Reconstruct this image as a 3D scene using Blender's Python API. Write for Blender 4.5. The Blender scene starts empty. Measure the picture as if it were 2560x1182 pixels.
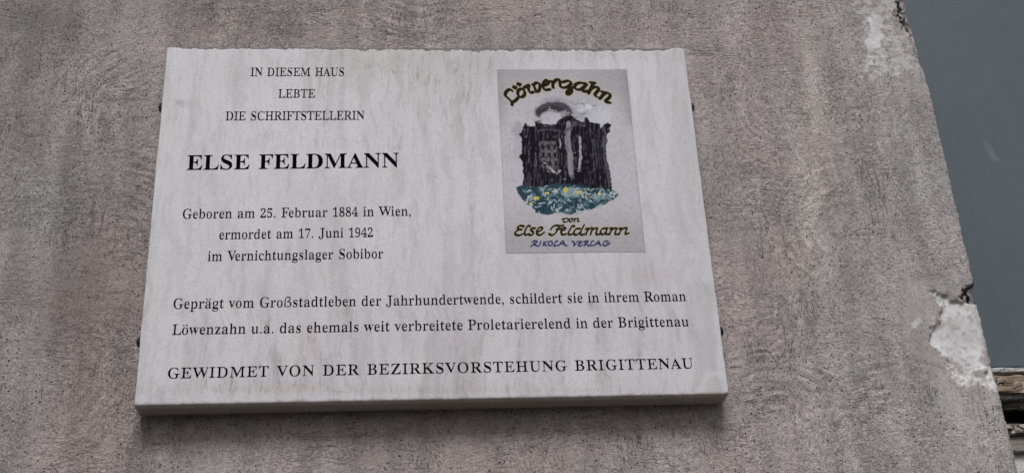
import bpy, math, random
import numpy as np
from mathutils import Vector, Matrix

scene = bpy.context.scene
C = scene.collection
R = math.radians
random.seed(7)
rng = np.random.RandomState(11)

# ------------------------------------------------------------------ camera
# solved from the four corners of the tablet (0.70 m wide), wall plane y = 0, z up
FPX = 3304.523                      # focal length in pixels of the 2560 px wide photograph
PW = 0.70                         # tablet width
PT = 0.029                        # tablet thickness
GAP = 0.006                       # air between the tablet and the render
YF = -(PT + GAP)                  # front plane of the tablet
ax = np.array([0.99684586, -0.00968881, 0.07876837]); nb = np.array([-0.06521447, 0.46560458, 0.88258679]); bz = np.array([0.04522613, 0.88493983, -0.46350415]); c0 = np.array([-0.65805352, -0.36058250, 2.52180567])
PH = PW * 0.726523
cam_up = -bz
RW = np.array([ax, nb, cam_up])   # camera-frame (right, down, forward) to world
CAMPOS = np.array([0.0, 0.0, 1.62])
tl = RW @ (c0 * PW)
CAMPOS[1] = YF - tl[1]
TL = tl + CAMPOS                  # top left front corner of the tablet
cam_data = bpy.data.cameras.new('camera')
cam = bpy.data.objects.new('camera', cam_data)
C.objects.link(cam)
scene.camera = cam
cam_data.sensor_width = 36.0
cam_data.lens = 36.0 * FPX / 2560.0
cam_data.clip_start = 0.05
cam_data.clip_end = 400.0
right = RW @ np.array([1, 0, 0]); down = RW @ np.array([0, 1, 0]); fwd = RW @ np.array([0, 0, 1])
M = Matrix(((right[0], -down[0], -fwd[0], CAMPOS[0]),
            (right[1], -down[1], -fwd[1], CAMPOS[1]),
            (right[2], -down[2], -fwd[2], CAMPOS[2]),
            (0, 0, 0, 1)))
cam.matrix_world = M

def at(u, v, Y):
    """point of the vertical plane y = Y that the photograph shows at pixel (u, v)"""
    d = RW @ np.array([(u - 1280.0) / FPX, (v - 591.0) / FPX, 1.0])
    t = (Y - CAMPOS[1]) / d[1]
    return CAMPOS + d * t

def seen(P):
    """inverse of at(): pixel of world points (n, 3)"""
    q = (np.asarray(P) - CAMPOS) @ RW
    return q[:, 0] / q[:, 2] * FPX + 1280.0, q[:, 1] / q[:, 2] * FPX + 591.0

# ------------------------------------------------------------------ world, sun, exposure (overcast daylight)
SUN_EL, SUN_AZ = 52.0, 4.0       # sun stands high in front of the wall, a little to the left
world = bpy.data.worlds.new('World')
scene.world = world
world.use_nodes = True
wn = world.node_tree
bg = wn.nodes['Background']
sky = wn.nodes.new('ShaderNodeTexSky')
sky.sky_type = 'NISHITA'
sky.sun_disc = False
sky.sun_elevation = R(SUN_EL)
sky.sun_rotation = R(180 + SUN_AZ)
sky.air_density = 1.0
sky.dust_density = 3.5
sky.ozone_density = 1.0
hsv = wn.nodes.new('ShaderNodeHueSaturation')
hsv.inputs['Saturation'].default_value = 0.25      # cloud cover: an almost neutral sky
wn.links.new(sky.outputs[0], hsv.inputs['Color'])
wn.links.new(hsv.outputs[0], bg.inputs[0])
bg.inputs[1].default_value = 0.052
sl = bpy.data.lights.new('sun', 'SUN')
sl.energy = 1.5
sl.angle = R(22)
sl.color = (1.0, 0.975, 0.95)
sun = bpy.data.objects.new('sun', sl)
C.objects.link(sun)
sd = Vector((-math.sin(R(SUN_AZ)) * math.cos(R(SUN_EL)), -math.cos(R(SUN_AZ)) * math.cos(R(SUN_EL)), math.sin(R(SUN_EL))))
sun.rotation_euler = sd.to_track_quat('Z', 'Y').to_euler()
vs = scene.view_settings
vs.view_transform = 'Standard'
vs.look = 'None'
vs.gamma = 1.0
vs.use_curve_mapping = False
vs.exposure = 0.76

# ------------------------------------------------------------------ helpers
def tag(o, label=None, cat=None, group=None, kind=None):
    if label: o['label'] = label
    if cat: o['category'] = cat
    if group: o['group'] = group
    if kind: o['kind'] = kind
    return o

def mesh_obj(name, verts, faces, mat=None, parent=None, smooth=False):
    me = bpy.data.meshes.new(name)
    if isinstance(verts, np.ndarray) and isinstance(faces, np.ndarray):
        nv, nf, k = len(verts), len(faces), faces.shape[1]
        me.vertices.add(nv); me.vertices.foreach_set('co', verts.astype(np.float32).ravel())
        me.loops.add(nf * k); me.loops.foreach_set('vertex_index', faces.astype(np.int32).ravel())
        me.polygons.add(nf); me.polygons.foreach_set('loop_start', np.arange(0, nf * k, k, dtype=np.int32))
        me.update(calc_edges=True)
    else:
        me.from_pydata([tuple(v) for v in verts], [], [tuple(f) for f in faces]); me.update()
    if smooth:
        me.polygons.foreach_set('use_smooth', np.ones(len(me.polygons), dtype=bool))
    if mat: me.materials.append(mat)
    o = bpy.data.objects.new(name, me)
    C.objects.link(o)
    if parent is not None: o.parent = parent
    return o

def set_attr(o, name, rgb):
    a = o.data.color_attributes.new(name=name, type='FLOAT_COLOR', domain='POINT')
    buf = np.ones((len(rgb), 4), dtype=np.float32); buf[:, :rgb.shape[1]] = rgb
    a.data.foreach_set('color', buf.ravel())

def _hash(ix, iy, seed):
    h = (ix.astype(np.int64) * 374761393 + iy.astype(np.int64) * 668265263 + seed * 974634777) & 0x7fffffff
    h = ((h ^ (h >> 13)) * 1274126177) & 0x7fffffff
    return ((h ^ (h >> 16)) & 0xffff) / 65535.0

def vnoise(x, y, seed=0):
    ix, iy = np.floor(x), np.floor(y)
    fx, fy = x - ix, y - iy
    fx, fy = fx * fx * (3 - 2 * fx), fy * fy * (3 - 2 * fy)
    ix, iy = ix.astype(np.int64), iy.astype(np.int64)
    a, b = _hash(ix, iy, seed), _hash(ix + 1, iy, seed)
    c, d = _hash(ix, iy + 1, seed), _hash(ix + 1, iy + 1, seed)
    return (a * (1 - fx) + b * fx) * (1 - fy) + (c * (1 - fx) + d * fx) * fy

def fbm(x, y, seed=0, octv=4):
    s, a, t = 0, 1.0, 0
    for i in range(octv):
        s = s + a * vnoise(x * 2 ** i + 17.3 * i, y * 2 ** i - 9.1 * i, seed + i); t += a; a *= 0.5
    return s / t

def sstep(a, b, x):
    t = np.clip((x - a) / (b - a), 0, 1); return t * t * (3 - 2 * t)

def in_poly(u, v, poly):
    r = np.zeros(np.shape(u), bool); n = len(poly)
    for i in range(n):
        x0, y0 = poly[i]; x1, y1 = poly[(i + 1) % n]
        if y0 == y1: continue
        c = ((y0 > v) != (y1 > v)) & (u < (x1 - x0) * (v - y0) / (y1 - y0) + x0)
        r ^= c
    return r

def seg_dist(u, v, pts, sx=1.0, sy=1.0, rot=0.0):
    """distance to a polyline in a rotated, squeezed metric (a broad nib held at an angle)"""
    cr, sr = math.cos(rot), math.sin(rot)
    def tr(x, y): return (x * cr + y * sr) / sx, (-x * sr + y * cr) / sy
    U, V = tr(u, v); best = np.full(np.shape(u), 1e9)
    P = [tr(*p) for p in pts]
    if len(P) == 1: P = P * 2
    for (a, b), (c, d) in zip(P[:-1], P[1:]):
        ex, ey = c - a, d - b; L = ex * ex + ey * ey + 1e-12
        t = np.clip(((U - a) * ex + (V - b) * ey) / L, 0, 1)
        best = np.minimum(best, np.hypot(U - a - t * ex, V - b - t * ey))
    return best

def catmull(pts, k=5):
    if len(pts) < 3: return pts
    P = [pts[0]] + list(pts) + [pts[-1]]; out = []
    for i in range(1, len(P) - 2):
        p0, p1, p2, p3 = [np.array(p, float) for p in P[i - 1:i + 3]]
        for j in range(k):
            t = j / k
            out.append(tuple(0.5 * (2 * p1 + (p2 - p0) * t + (2 * p0 - 5 * p1 + 4 * p2 - p3) * t * t + (3 * p1 - p0 - 3 * p2 + p3) * t ** 3)))
    out.append(tuple(pts[-1])); return out

# ------------------------------------------------------------------ materials
class NT:
    def __init__(self, name):
        self.m = bpy.data.materials.new(name); self.m.use_nodes = True
        self.t = self.m.node_tree; self.b = self.t.nodes['Principled BSDF']
    def n(self, typ, **kw):
        x = self.t.nodes.new(typ)
        for k, v in kw.items(): setattr(x, k, v)
        return x
    def link(self, a, b): self.t.links.new(a, b)
    def put(self, sock, v):
        if hasattr(v, 'links') or hasattr(v, 'is_output'): self.link(v, sock)
        else: sock.default_value = v
    def coord(self, scale=(1, 1, 1), rot=(0, 0, 0), warp=None):
        tc = self.n('ShaderNodeTexCoord'); mp = self.n('ShaderNodeMapping')
        src = tc.outputs['Object']
        if warp is not None:
            va = self.n('ShaderNodeVectorMath', operation='ADD'); self.link(src, va.inputs[0]); self.link(warp, va.inputs[1]); src = va.outputs[0]
        self.link(src, mp.inputs[0]); mp.inputs['Scale'].default_value = scale; mp.inputs['Rotation'].default_value = rot
        return mp.outputs[0]
    def noise(self, vec, scale, detail=3, rough=0.5, dist=0.0, out='Fac'):
        x = self.n('ShaderNodeTexNoise'); self.link(vec, x.inputs['Vector'])
        x.inputs['Scale'].default_value = scale; x.inputs['Detail'].default_value = detail
        x.inputs['Roughness'].default_value = rough; x.inputs['Distortion'].default_value = dist
        return x.outputs[out]
    def math(self, op, a, b=0.0, c=None):
        x = self.n('ShaderNodeMath', operation=op); self.put(x.inputs[0], a); self.put(x.inputs[1], b)
        if c is not None: self.put(x.inputs[2], c)
        return x.outputs[0]
    def ramp(self, v, a, b, lo=0.0, hi=1.0):
        x = self.n('ShaderNodeMapRange'); self.put(x.inputs[0], v)
        for i, q in zip((1, 2, 3, 4), (a, b, lo, hi)): x.inputs[i].default_value = q
        x.clamp = True; return x.outputs[0]
    def mix(self, f, a, b, blend='MIX'):
        x = self.n('ShaderNodeMix', data_type='RGBA', blend_type=blend)
        self.put(x.inputs[0], f)
        for i, q in ((6, a), (7, b)):
            if isinstance(q, tuple): x.inputs[i].default_value = q + (1,) if len(q) == 3 else q
            else: self.link(q, x.inputs[i])
        return x.outputs[2]
    def attr(self, name):
        x = self.n('ShaderNodeAttribute'); x.attribute_name = name; return x
    def sep(self, col):
        x = self.n('ShaderNodeSeparateColor'); self.link(col, x.inputs[0]); return x.outputs
    def bump(self, h, strength, dist, prev=None):
        x = self.n('ShaderNodeBump'); self.link(h, x.inputs['Height'])
        x.inputs['Strength'].default_value = strength; x.inputs['Distance'].default_value = dist
        if prev is not None: self.link(prev, x.inputs['Normal'])
        return x.outputs[0]
    def out(self, col=None, rough=None, normal=None, spec=None):
        if col is not None: self.put(self.b.inputs['Base Color'], col + (1,) if isinstance(col, tuple) else col)
        if rough is not None: self.put(self.b.inputs['Roughness'], rough)
        if normal is not None: self.link(normal, self.b.inputs['Normal'])
        if spec is not None: self.b.inputs['Specular IOR Level'].default_value = spec
        return self.m

def mat_render():
    k = NT('cement_render')
    big = k.noise(k.coord(), 7.0, 3, 0.55)
    warp = k.n('ShaderNodeVectorMath', operation='SCALE'); k.link(k.noise(k.coord(), 22.0, 2, out='Color'), warp.inputs[0]); warp.inputs['Scale'].default_value = 0.018
    W = warp.outputs[0]
    g1 = k.noise(k.coord((1, 1, 0.48), warp=W), 400, 3, 0.65, 0.4)      # trowel marks up and down
    g2 = k.noise(k.coord((0.45, 1, 1), (0, R(14), 0), warp=W), 400, 3, 0.65, 0.4)   # and across
    g3 = k.noise(k.coord(), 340, 4, 0.7, 1.2)
    wrm = k.noise(k.coord(warp=W), 270, 1.0, 0.5, 0.9)
    wrm2 = k.noise(k.coord((0.6, 1, 1), (0, R(35), 0), warp=W), 230, 1.0, 0.5, 0.9)
    wrm = k.math('ADD', k.math('MULTIPLY', wrm, 0.5), k.math('MULTIPLY', wrm2, 0.5))
    sel = k.ramp(k.noise(k.coord(), 9.0, 2), 0.42, 0.58)
    sel2 = k.ramp(k.noise(k.coord((1, 1, 1), (0, 0.7, 0)), 6.0, 2), 0.40, 0.60)
    gm = k.math('ADD', k.math('MULTIPLY', g1, sel), k.math('MULTIPLY', g2, k.math('SUBTRACT', 1.0, sel)))
    g = k.math('ADD', k.math('MULTIPLY', gm, k.ramp(sel2, 0, 1, 0.35, 0.85)), k.math('MULTIPLY', g3, k.ramp(sel2, 0, 1, 0.65, 0.15)))
    # worm-like ridges
    rid = k.math('ABSOLUTE', k.math('SUBTRACT', wrm, 0.5))
    rid = k.ramp(rid, 0.006, 0.055, 0.0, 1.0)
    # blow holes
    vo = k.n('ShaderNodeTexVoronoi'); vo.feature = 'F1'; k.link(k.coord(warp=W), vo.inputs['Vector']); vo.inputs['Scale'].default_value = 250; vo.inputs['Randomness'].default_value = 1.0
    rnd = k.sep(vo.outputs['Color'])[0]
    holes = k.math('MULTIPLY', k.ramp(k.math('ADD', vo.outputs['Distance'], k.math('MULTIPLY', g3, 0.22)), 0.26, 0.38, 1.0, 0.0), k.math('GREATER_THAN', rnd, k.ramp(k.noise(k.coord((1, 1, 0.6)), 11.0, 4, 0.6), 0.42, 0.64, 0.985, 0.60)))
    ms = k.sep(k.attr('mask').outputs['Color'])
    patch, smooth, grime_dark = ms[0], ms[1], ms[2]
    rough_amt = k.math('SUBTRACT', 1.0, k.math('MULTIPLY', smooth, 0.75))
    holes = k.math('MULTIPLY', holes, k.math('MULTIPLY', rough_amt, k.math('SUBTRACT', 1.0, patch)))
    # short dark nicks between the sand grains
    dens = k.math('ADD', k.math('MULTIPLY', k.noise(k.coord((1, 1, 0.45), (0, R(4), 0)), 17, 4, 0.6), 0.6), k.math('MULTIPLY', k.noise(k.coord(), 45, 3, 0.6), 0.4))
    th = k.ramp(dens, 0.38, 0.60, 0.335, 0.455)
    nick = k.ramp(k.math('SUBTRACT', g3, th), -0.035, 0.03, 1.0, 0.0)
    nick = k.math('MULTIPLY', nick, rough_amt)
    # long strokes left by the trowel
    scr = None
    for sc_, rot_, f_, th in (((0.05, 1, 1), R(8), 110, 0.016), ((1, 1, 0.05), R(-12), 110, 0.016), ((0.06, 1, 1), R(58), 95, 0.010)):
        nn = k.noise(k.coord(sc_, (0, rot_, 0), warp=W), f_, 2, 0.5)
        ln = k.ramp(k.math('ABSOLUTE', k.math('SUBTRACT', nn, 0.5)), 0.0, th, 1.0, 0.0)
        ln = k.math('MULTIPLY', ln, k.ramp(k.noise(k.coord((1, 1, 1), (0.3, rot_, 0)), 13, 3, 0.6), 0.54, 0.64, 0.0, 1.0))
        scr = ln if scr is None else k.math('MAXIMUM', scr, ln)
    scr = k.math('MULTIPLY', scr, k.math('MULTIPLY', rough_amt, k.math('SUBTRACT', 1.0, patch)))
    nick = k.math('MULTIPLY', nick, k.math('SUBTRACT', 1.0, patch))
    tone = k.attr('tone').outputs['Color']
    col = k.mix(k.ramp(big, 0.34, 0.66), (0.335, 0.288, 0.282), (0.376, 0.340, 0.337))
    speck = k.ramp(g, 0.40, 0.58, 0.0, 1.0)
    lowc = k.ramp(smooth, 0, 1, 0.66, 0.88)
    mul = k.n('ShaderNodeMapRange'); k.link(speck, mul.inputs[0]); k.link(lowc, mul.inputs[3]); mul.inputs[4].default_value = 1.16
    col = k.mix(1.0, col, mul.outputs[0], 'MULTIPLY')
    gs = k.ramp(k.noise(k.coord((1, 1, 0.7)), 10, 3, 0.6), 0.38, 0.62, 0.25, 1.0)
    rm = k.ramp(rid, 0, 1, 0.74, 1.06)
    col = k.mix(k.math('MULTIPLY', rough_amt, gs), col, k.mix(1.0, col, rm, 'MULTIPLY'))
    # grey cement bloom and pinkish wear
    col = k.mix(k.ramp(k.noise(k.coord((1, 1, 0.5)), 26, 4, 0.6), 0.50, 0.72, 0.0, 0.40), col, (0.312, 0.309, 0.307))
    col = k.mix(k.ramp(k.noise(k.coord((1.2, 1, 0.45), (0, 0.2, 0)), 19, 4, 0.6, 0.6), 0.52, 0.74, 0.0, 0.35), col, (0.368, 0.308, 0.294))
    band = k.ramp(k.noise(k.coord((1, 1, 0.16), (0, R(2), 0)), 30, 3, 0.55), 0.36, 0.64, 0.84, 1.13)
    col = k.mix(1.0, col, band, 'MULTIPLY')
    col = k.mix(k.math('MULTIPLY', scr, 0.30), col, (0.14, 0.125, 0.12))
    col = k.mix(k.math('MULTIPLY', nick, 0.62), col, (0.115, 0.102, 0.098))
    col = k.mix(1.0, col, tone, 'MULTIPLY')
    wn_ = k.noise(k.coord((1, 1, 0.7)), 38, 6, 0.68)
    white = k.mix(k.ramp(wn_, 0.35, 0.65), (0.43, 0.425, 0.44), (0.62, 0.615, 0.63))
    col = k.mix(patch, col, white)
    col = k.mix(holes, col, (0.035, 0.03, 0.028))
    col = k.mix(grime_dark, col, (0.030, 0.026, 0.024))
    h = k.math('ADD', k.math('MULTIPLY', g, 1.0), k.math('MULTIPLY', k.math('MULTIPLY', rid, gs), 0.14))
    h = k.math('MULTIPLY', h, k.math('MULTIPLY', rough_amt, k.math('SUBTRACT', 1.0, k.math('MULTIPLY', patch, 0.7))))
    h = k.math('SUBTRACT', h, k.math('MULTIPLY', holes, 0.8))
    nb_ = k.bump(k.math('SUBTRACT', h, k.math('MULTIPLY', scr, 0.5)), 1.0, 0.0030)
    return k.out(col, 0.92, nb_, 0.2)

def mat_marble():
    k = NT('weathered_marble')
    warp = k.n('ShaderNodeVectorMath', operation='SCALE'); k.link(k.noise(k.coord(), 14, 3, out='Color'), warp.inputs[0]); warp.inputs['Scale'].default_value = 0.035
    W = warp.outputs[0]
    cloud = k.noise(k.coord(), 9, 4, 0.55)
    st = k.noise(k.coord((1, 1, 0.13), (0, R(-4), 0), warp=W), 62, 4, 0.6)
    st2 = k.noise(k.coord((1, 1, 0.10), (0, R(-6), 0), warp=W), 24, 3, 0.6)
    fine = k.noise(k.coord(), 420, 3, 0.6)
    st3 = k.noise(k.coord((1, 1, 0.09), (0, R(-3), 0), warp=W), 190, 4, 0.65)
    worm = k.noise(k.coord((1, 1, 0.55), (0, R(-12), 0), warp=W), 150, 2.5, 0.6, 1.0)
    at_ = k.sep(k.attr('mask').outputs['Color'])
    edge, grime_dark, repair = at_[0], at_[1], at_[2]
    tone = k.attr('tone').outputs['Color']
    col = k.mix(k.ramp(cloud, 0.35, 0.65), (0.490, 0.476, 0.512), (0.525, 0.518, 0.556))
    col = k.mix(k.ramp(st, 0.48, 0.70, 0.0, 0.52), col, (0.320, 0.300, 0.308))
    col = k.mix(k.ramp(st2, 0.53, 0.66, 0.0, 0.38), col, (0.330, 0.305, 0.310))
    tz = k.sep(k.attr('tone').outputs['Color'])[0]
    col = k.mix(k.math('MULTIPLY', k.ramp(st3, 0.52, 0.66, 0.0, 0.75), k.ramp(tz, 0.90, 1.0, 1.0, 0.34)), col, (0.29, 0.275, 0.275))
    col = k.mix(k.ramp(fine, 0.38, 0.60, 0.20, 0.0), col, (0.25, 0.24, 0.24))
    wl = k.math('ABSOLUTE', k.math('SUBTRACT', worm, 0.5))
    wl = k.math('MULTIPLY', k.ramp(wl, 0.0, 0.030, 1.0, 0.0), k.ramp(k.noise(k.coord(), 95, 2), 0.50, 0.60, 0.0, 1.0))
    sel = k.ramp(k.noise(k.coord(), 17, 3, 0.6), 0.46, 0.66, 0.10, 1.0)
    tr = k.sep(tone)[0]
    wsel = k.math('MULTIPLY', k.math('MULTIPLY', wl, sel), k.ramp(tr, 0.88, 1.0, 1.0, 0.28))
    col = k.mix(wsel, col, (0.17, 0.160, 0.155))
    col = k.mix(1.0, col, tone, 'MULTIPLY')
    col = k.mix(k.math('MULTIPLY', repair, 0.55), col, (0.53, 0.53, 0.545))
    en = k.noise(k.coord((1, 1, 0.6)), 160, 4, 0.65)
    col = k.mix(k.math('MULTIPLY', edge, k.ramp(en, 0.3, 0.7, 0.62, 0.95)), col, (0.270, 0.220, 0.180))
    col = k.mix(k.math('MULTIPLY', grime_dark, k.ramp(en, 0.3, 0.7, 0.88, 1.0)), col, (0.026, 0.024, 0.024))
    h = k.math('ADD', fine, k.math('MULTIPLY', wl, -0.25))
    nb_ = k.bump(h, 0.35, 0.0006)
    return k.out(col, 0.5, nb_, 0.35)

def mat_plain(name, col, rough=0.5, metal=0.0, spec=0.5, var=0.15, scale=60, bump=0.0):
    k = NT(name)
    n = k.noise(k.coord(), scale, 4, 0.6)
    c = k.mix(k.ramp(n, 0.3, 0.7), tuple(x * (1 - var) for x in col), tuple(min(1, x * (1 + var)) for x in col))
    k.b.inputs['Metallic'].default_value = metal
    return k.out(c, rough, k.bump(n, bump, 0.001) if bump else None, spec)

def mat_wood(name, dark, light, paint=None, amount=0.5, rough=0.8):
    k = NT(name)
    g = k.noise(k.coord((0.08, 1, 1)), 260, 4, 0.7, 0.6)
    c = k.mix(k.ramp(g, 0.3, 0.7), dark, light)
    crack = k.ramp(k.noise(k.coord((0.10, 1, 1)), 130, 3, 0.7, 1.0), 0.36, 0.43, 1.0, 0.0)
    c = k.mix(crack, c, tuple(x * 0.18 for x in dark))
    h = k.math('SUBTRACT', g, crack)
    if paint:
        p = k.ramp(k.noise(k.coord((0.55, 1, 1)), 75, 4, 0.7), 0.5 + (0.5 - amount) * 0.4 - 0.02, 0.5 + (0.5 - amount) * 0.4 + 0.02)
        c = k.mix(p, c, paint); h = k.math('ADD', h, k.math('MULTIPLY', p, 1.3))
    return k.out(c, rough, k.bump(h, 0.8, 0.0012), 0.3)
M_RENDER = mat_render()
M_MARBLE = mat_marble()
M_INK = mat_plain('black_lettering_paint', (0.003, 0.003, 0.0035), 0.7, spec=0.0)
M_BOLT = mat_plain('black_bolt_metal', (0.012, 0.012, 0.013), 0.28, 0.0, 0.6)

# ------------------------------------------------------------------ ground
def mat_pave():
    k = NT('pavement_asphalt')
    n = k.noise(k.coord(), 220, 3, 0.7); b = k.noise(k.coord(), 2.0, 4, 0.6)
    c = k.mix(k.ramp(b, 0.3, 0.7), (0.050, 0.048, 0.046), (0.075, 0.072, 0.069))
    c = k.mix(k.ramp(n, 0.3, 0.7, 0.0, 0.5), c, (0.12, 0.115, 0.11))
    return k.out(c, 0.9, k.bump(n, 0.6, 0.004), 0.3)
g = mesh_obj('ground', [(-60, -60, 0), (60, -60, 0), (60, 60, 0), (-60, 60, 0)], [(0, 1, 2, 3)], mat_pave())
tag(g, kind='structure')

# ------------------------------------------------------------------ the wall
e0, e1 = at(2272, 0, 0.0), at(2547, 1182, 0.0)
XE = (e0[0] + e1[0]) / 2                                    # corner of the window opening
def xedge(z): return e1[0] + (e0[0] - e1[0]) * (z - e1[2]) / (e0[2] - e1[2])
vis = [at(0, 0, 0), at(2560, 0, 0), at(2560, 1182, 0), at(0, 1182, 0)]
ZLO, ZHI = min(p[2] for p in vis) - 0.04, max(p[2] for p in vis) + 0.04
XLO = min(p[0] for p in vis) - 0.04
OPB, OPT, OPW = ZLO - 0.55, ZHI + 0.75, 0.95                # opening: bottom, top, width
WX0, WX1, WZ1 = -6.0, 7.0, 8.5
STEP = 0.0021
def spaced(a, b, step): return np.linspace(a, b, max(2, int(round(abs(b - a) / step)) + 1))
xs = np.concatenate([spaced(WX0, XLO - 0.3, 0.25)[:-1], spaced(XLO - 0.3, XLO, 0.02)[:-1], spaced(XLO, XE - 0.16, STEP)[:-1], spaced(XE - 0.16, XE, 0.0011)])
STZ = 0.0016
zs = np.concatenate([spaced(0, OPB, 0.2)[:-1], spaced(OPB, ZLO, 0.03)[:-1], spaced(ZLO, ZHI, STZ)[:-1], spaced(ZHI, OPT, 0.04)[:-1], spaced(OPT, WZ1, 0.25)])
REV = np.array([0.0006, 0.0018, 0.0035, 0.0055, 0.008, 0.011, 0.015, 0.02, 0.027, 0.036, 0.05, 0.065, 0.085])   # reveal
nx, nz, nr = len(xs), len(zs), len(REV)
X = np.zeros((nz, nx + nr)); Y = np.zeros_like(X); Z = np.repeat(zs[:, None], nx + nr, 1)
XeZ = np.clip(xedge(zs), XE - 0.01, XE + 0.01)
X[:, :nx] = xs[None, :] + (XeZ - XE)[:, None] * sstep(XE - 0.4, XE, xs)[None, :]
X[:, nx:] = XeZ[:, None]; Y[:, nx:] = REV[None, :]
inz = sstep(OPB - 0.001, OPB + 0.02, Z) * (1 - sstep(OPT - 0.02, OPT + 0.001, Z))
fine = sstep(ZLO - 0.02, ZLO, Z) * (1 - sstep(ZHI, ZHI + 0.02, Z)) * sstep(XLO - 0.1, XLO, X)
# relief of the hand-laid render
und = (fbm(X / 0.09, Z / 0.11, 3, 3) - 0.5) * 0.0050
und += (fbm(X / 0.022, Z / 0.03, 5, 3) - 0.5) * 0.0016
grn = (fbm(X / 0.0055 + 2 * fbm(X / .04, Z / .04, 8, 2), Z / 0.0075, 9, 2) - 0.5) * 0.0013
# masks are drawn where the photograph shows them on the wall
U, V = seen(np.stack([X.ravel(), np.zeros(X.size), Z.ravel()], 1))
U = U.reshape(X.shape); V = V.reshape(X.shape)
jit = (fbm(X / 0.012, Z / 0.012, 21, 4) - 0.5) * 60; jit2 = (fbm(X / 0.012, Z / 0.012, 31, 4) - 0.5) * 60
hf1 = (fbm(X / 0.0038, Z / 0.0038, 22, 3) - 0.5) * 26; hf2 = (fbm(X / 0.0038, Z / 0.0038, 32, 3) - 0.5) * 26
Uj, Vj = U + jit * 0.45 + hf1, V + jit2 * 0.45 + hf2
lower = [(2322, 730), (2340, 742), (2352, 760), (2352, 778), (2340, 800), (2328, 826), (2326, 850), (2352, 880), (2372, 905), (2376, 925), (2400, 938), (2425, 946), (2438, 925),
         (2448, 920), (2470, 925), (2480, 945), (2492, 960), (2510, 965), (2520, 940), (2490, 850), (2462, 770), (2440, 745), (2412, 748), (2398, 758), (2380, 750), (2360, 738), (2340, 728)]
upper = [(2162, 35), (2180, 30), (2200, 45), (2206, 62), (2222, 82), (2234, 95), (2222, 98), (2206, 96), (2198, 112), (2190, 130), (2180, 165), (2172, 160), (2180, 130), (2172, 100), (2176, 70)]
bits = [[(2238, 160), (2250, 163), (2248, 180), (2240, 172)], [(2198, 130), (2216, 128), (2212, 145), (2200, 150)], [(2276, 798), (2304, 795), (2300, 818), (2285, 820)],
        [(2462, 940), (2485, 945), (2478, 962), (2465, 955)], [(2214, 0), (2232, 0), (2240, 22), (2228, 30)]]
patch = in_poly(Uj, Vj, lower).astype(float)
pu = in_poly(U + jit * 1.0, V + jit2 * 1.0, upper).astype(float) * 0.85
small = np.zeros_like(patch)
for b in bits: small = np.maximum(small, in_poly(Uj, Vj, b) * 0.6)
up_f = in_poly(U + jit * 1.6, V + jit2 * 1.6, [(2150, 10), (2230, 10), (2262, 90), (2270, 170), (2200, 200), (2165, 190)]) * sstep(0.40, 0.52, fbm(X / .006, Z / .006, 41, 3)) * 0.42
hole_in = in_poly(Uj, Vj, [(2468, 868), (2478, 868), (2484, 905), (2478, 915), (2462, 905), (2456, 885)])
patch[hole_in] = 0.15
patch *= 1 - 0.42 * in_poly(U + jit * .3, V + jit2 * .3, [(2412, 745), (2452, 765), (2476, 850), (2466, 868), (2444, 800), (2432, 770), (2405, 765)])
patch *= 1 - 0.38 * in_poly(Uj, Vj, [(2330, 806), (2350, 790), (2388, 806), (2400, 822), (2372, 818), (2345, 812)])
lowb = in_poly(Uj, Vj, [(2372, 880), (2400, 905), (2440, 935), (2500, 940), (2512, 985), (2470, 975), (2400, 955), (2360, 915)])
crumb = fbm(X / 0.0034, Z / 0.0030, 27, 3)
patch = np.where(lowb, np.where(crumb > 0.47, 0.9, 0.12), patch)
speck_ = in_poly(U, V, lower) & (fbm(X / 0.0042, Z / 0.0036, 29, 3) > 0.665)
patch[speck_] *= 0.35
# older skim showing inside the fallen area
def blur_late(a):
    for _ in range(9):
        a = (a + np.roll(a, 1, 0) + np.roll(a, -1, 0) + np.roll(a, 1, 1) + np.roll(a, -1, 1)) / 5
    return a
smooth = in_poly(Uj, Vj, [(2262, 700), (2400, 672), (2440, 700), (2530, 960), (2420, 1060), (2340, 1010), (2330, 930), (2262, 860), (2250, 780)]).astype(float) * 0.8
smooth = np.maximum(smooth, in_poly(Uj, Vj, [(1990, 60), (2060, 200), (2070, 330), (2030, 330), (1990, 160), (1960, 60)]) * 0.35)
smooth = np.maximum(smooth, in_poly(Uj, Vj, [(2235, 110), (2290, 130), (2330, 240), (2270, 220), (2230, 160)]) * 0.6)
smooth = blur_late(smooth)
patchall = np.maximum.reduce([patch, pu, small, up_f])
def blur(a, k=1):
    for _ in range(k):
        a = (a + np.roll(a, 1, 0) + np.roll(a, -1, 0) + np.roll(a, 1, 1) + np.roll(a, -1, 1)) / 5
    return a
soft = blur(patchall, 1)
deep = blur((in_poly(Uj, Vj, lower)).astype(float), 1)
lip = in_poly(U + jit * .9, V + jit2 * .9, [(2335, 750), (2362, 778), (2345, 800), (2330, 850), (2375, 900), (2385, 935), (2440, 955), (2500, 975), (2525, 985), (2520, 930), (2470, 780), (2445, 728), (2400, 735)]).astype(float)
lip = blur(lip, 1)
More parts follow.
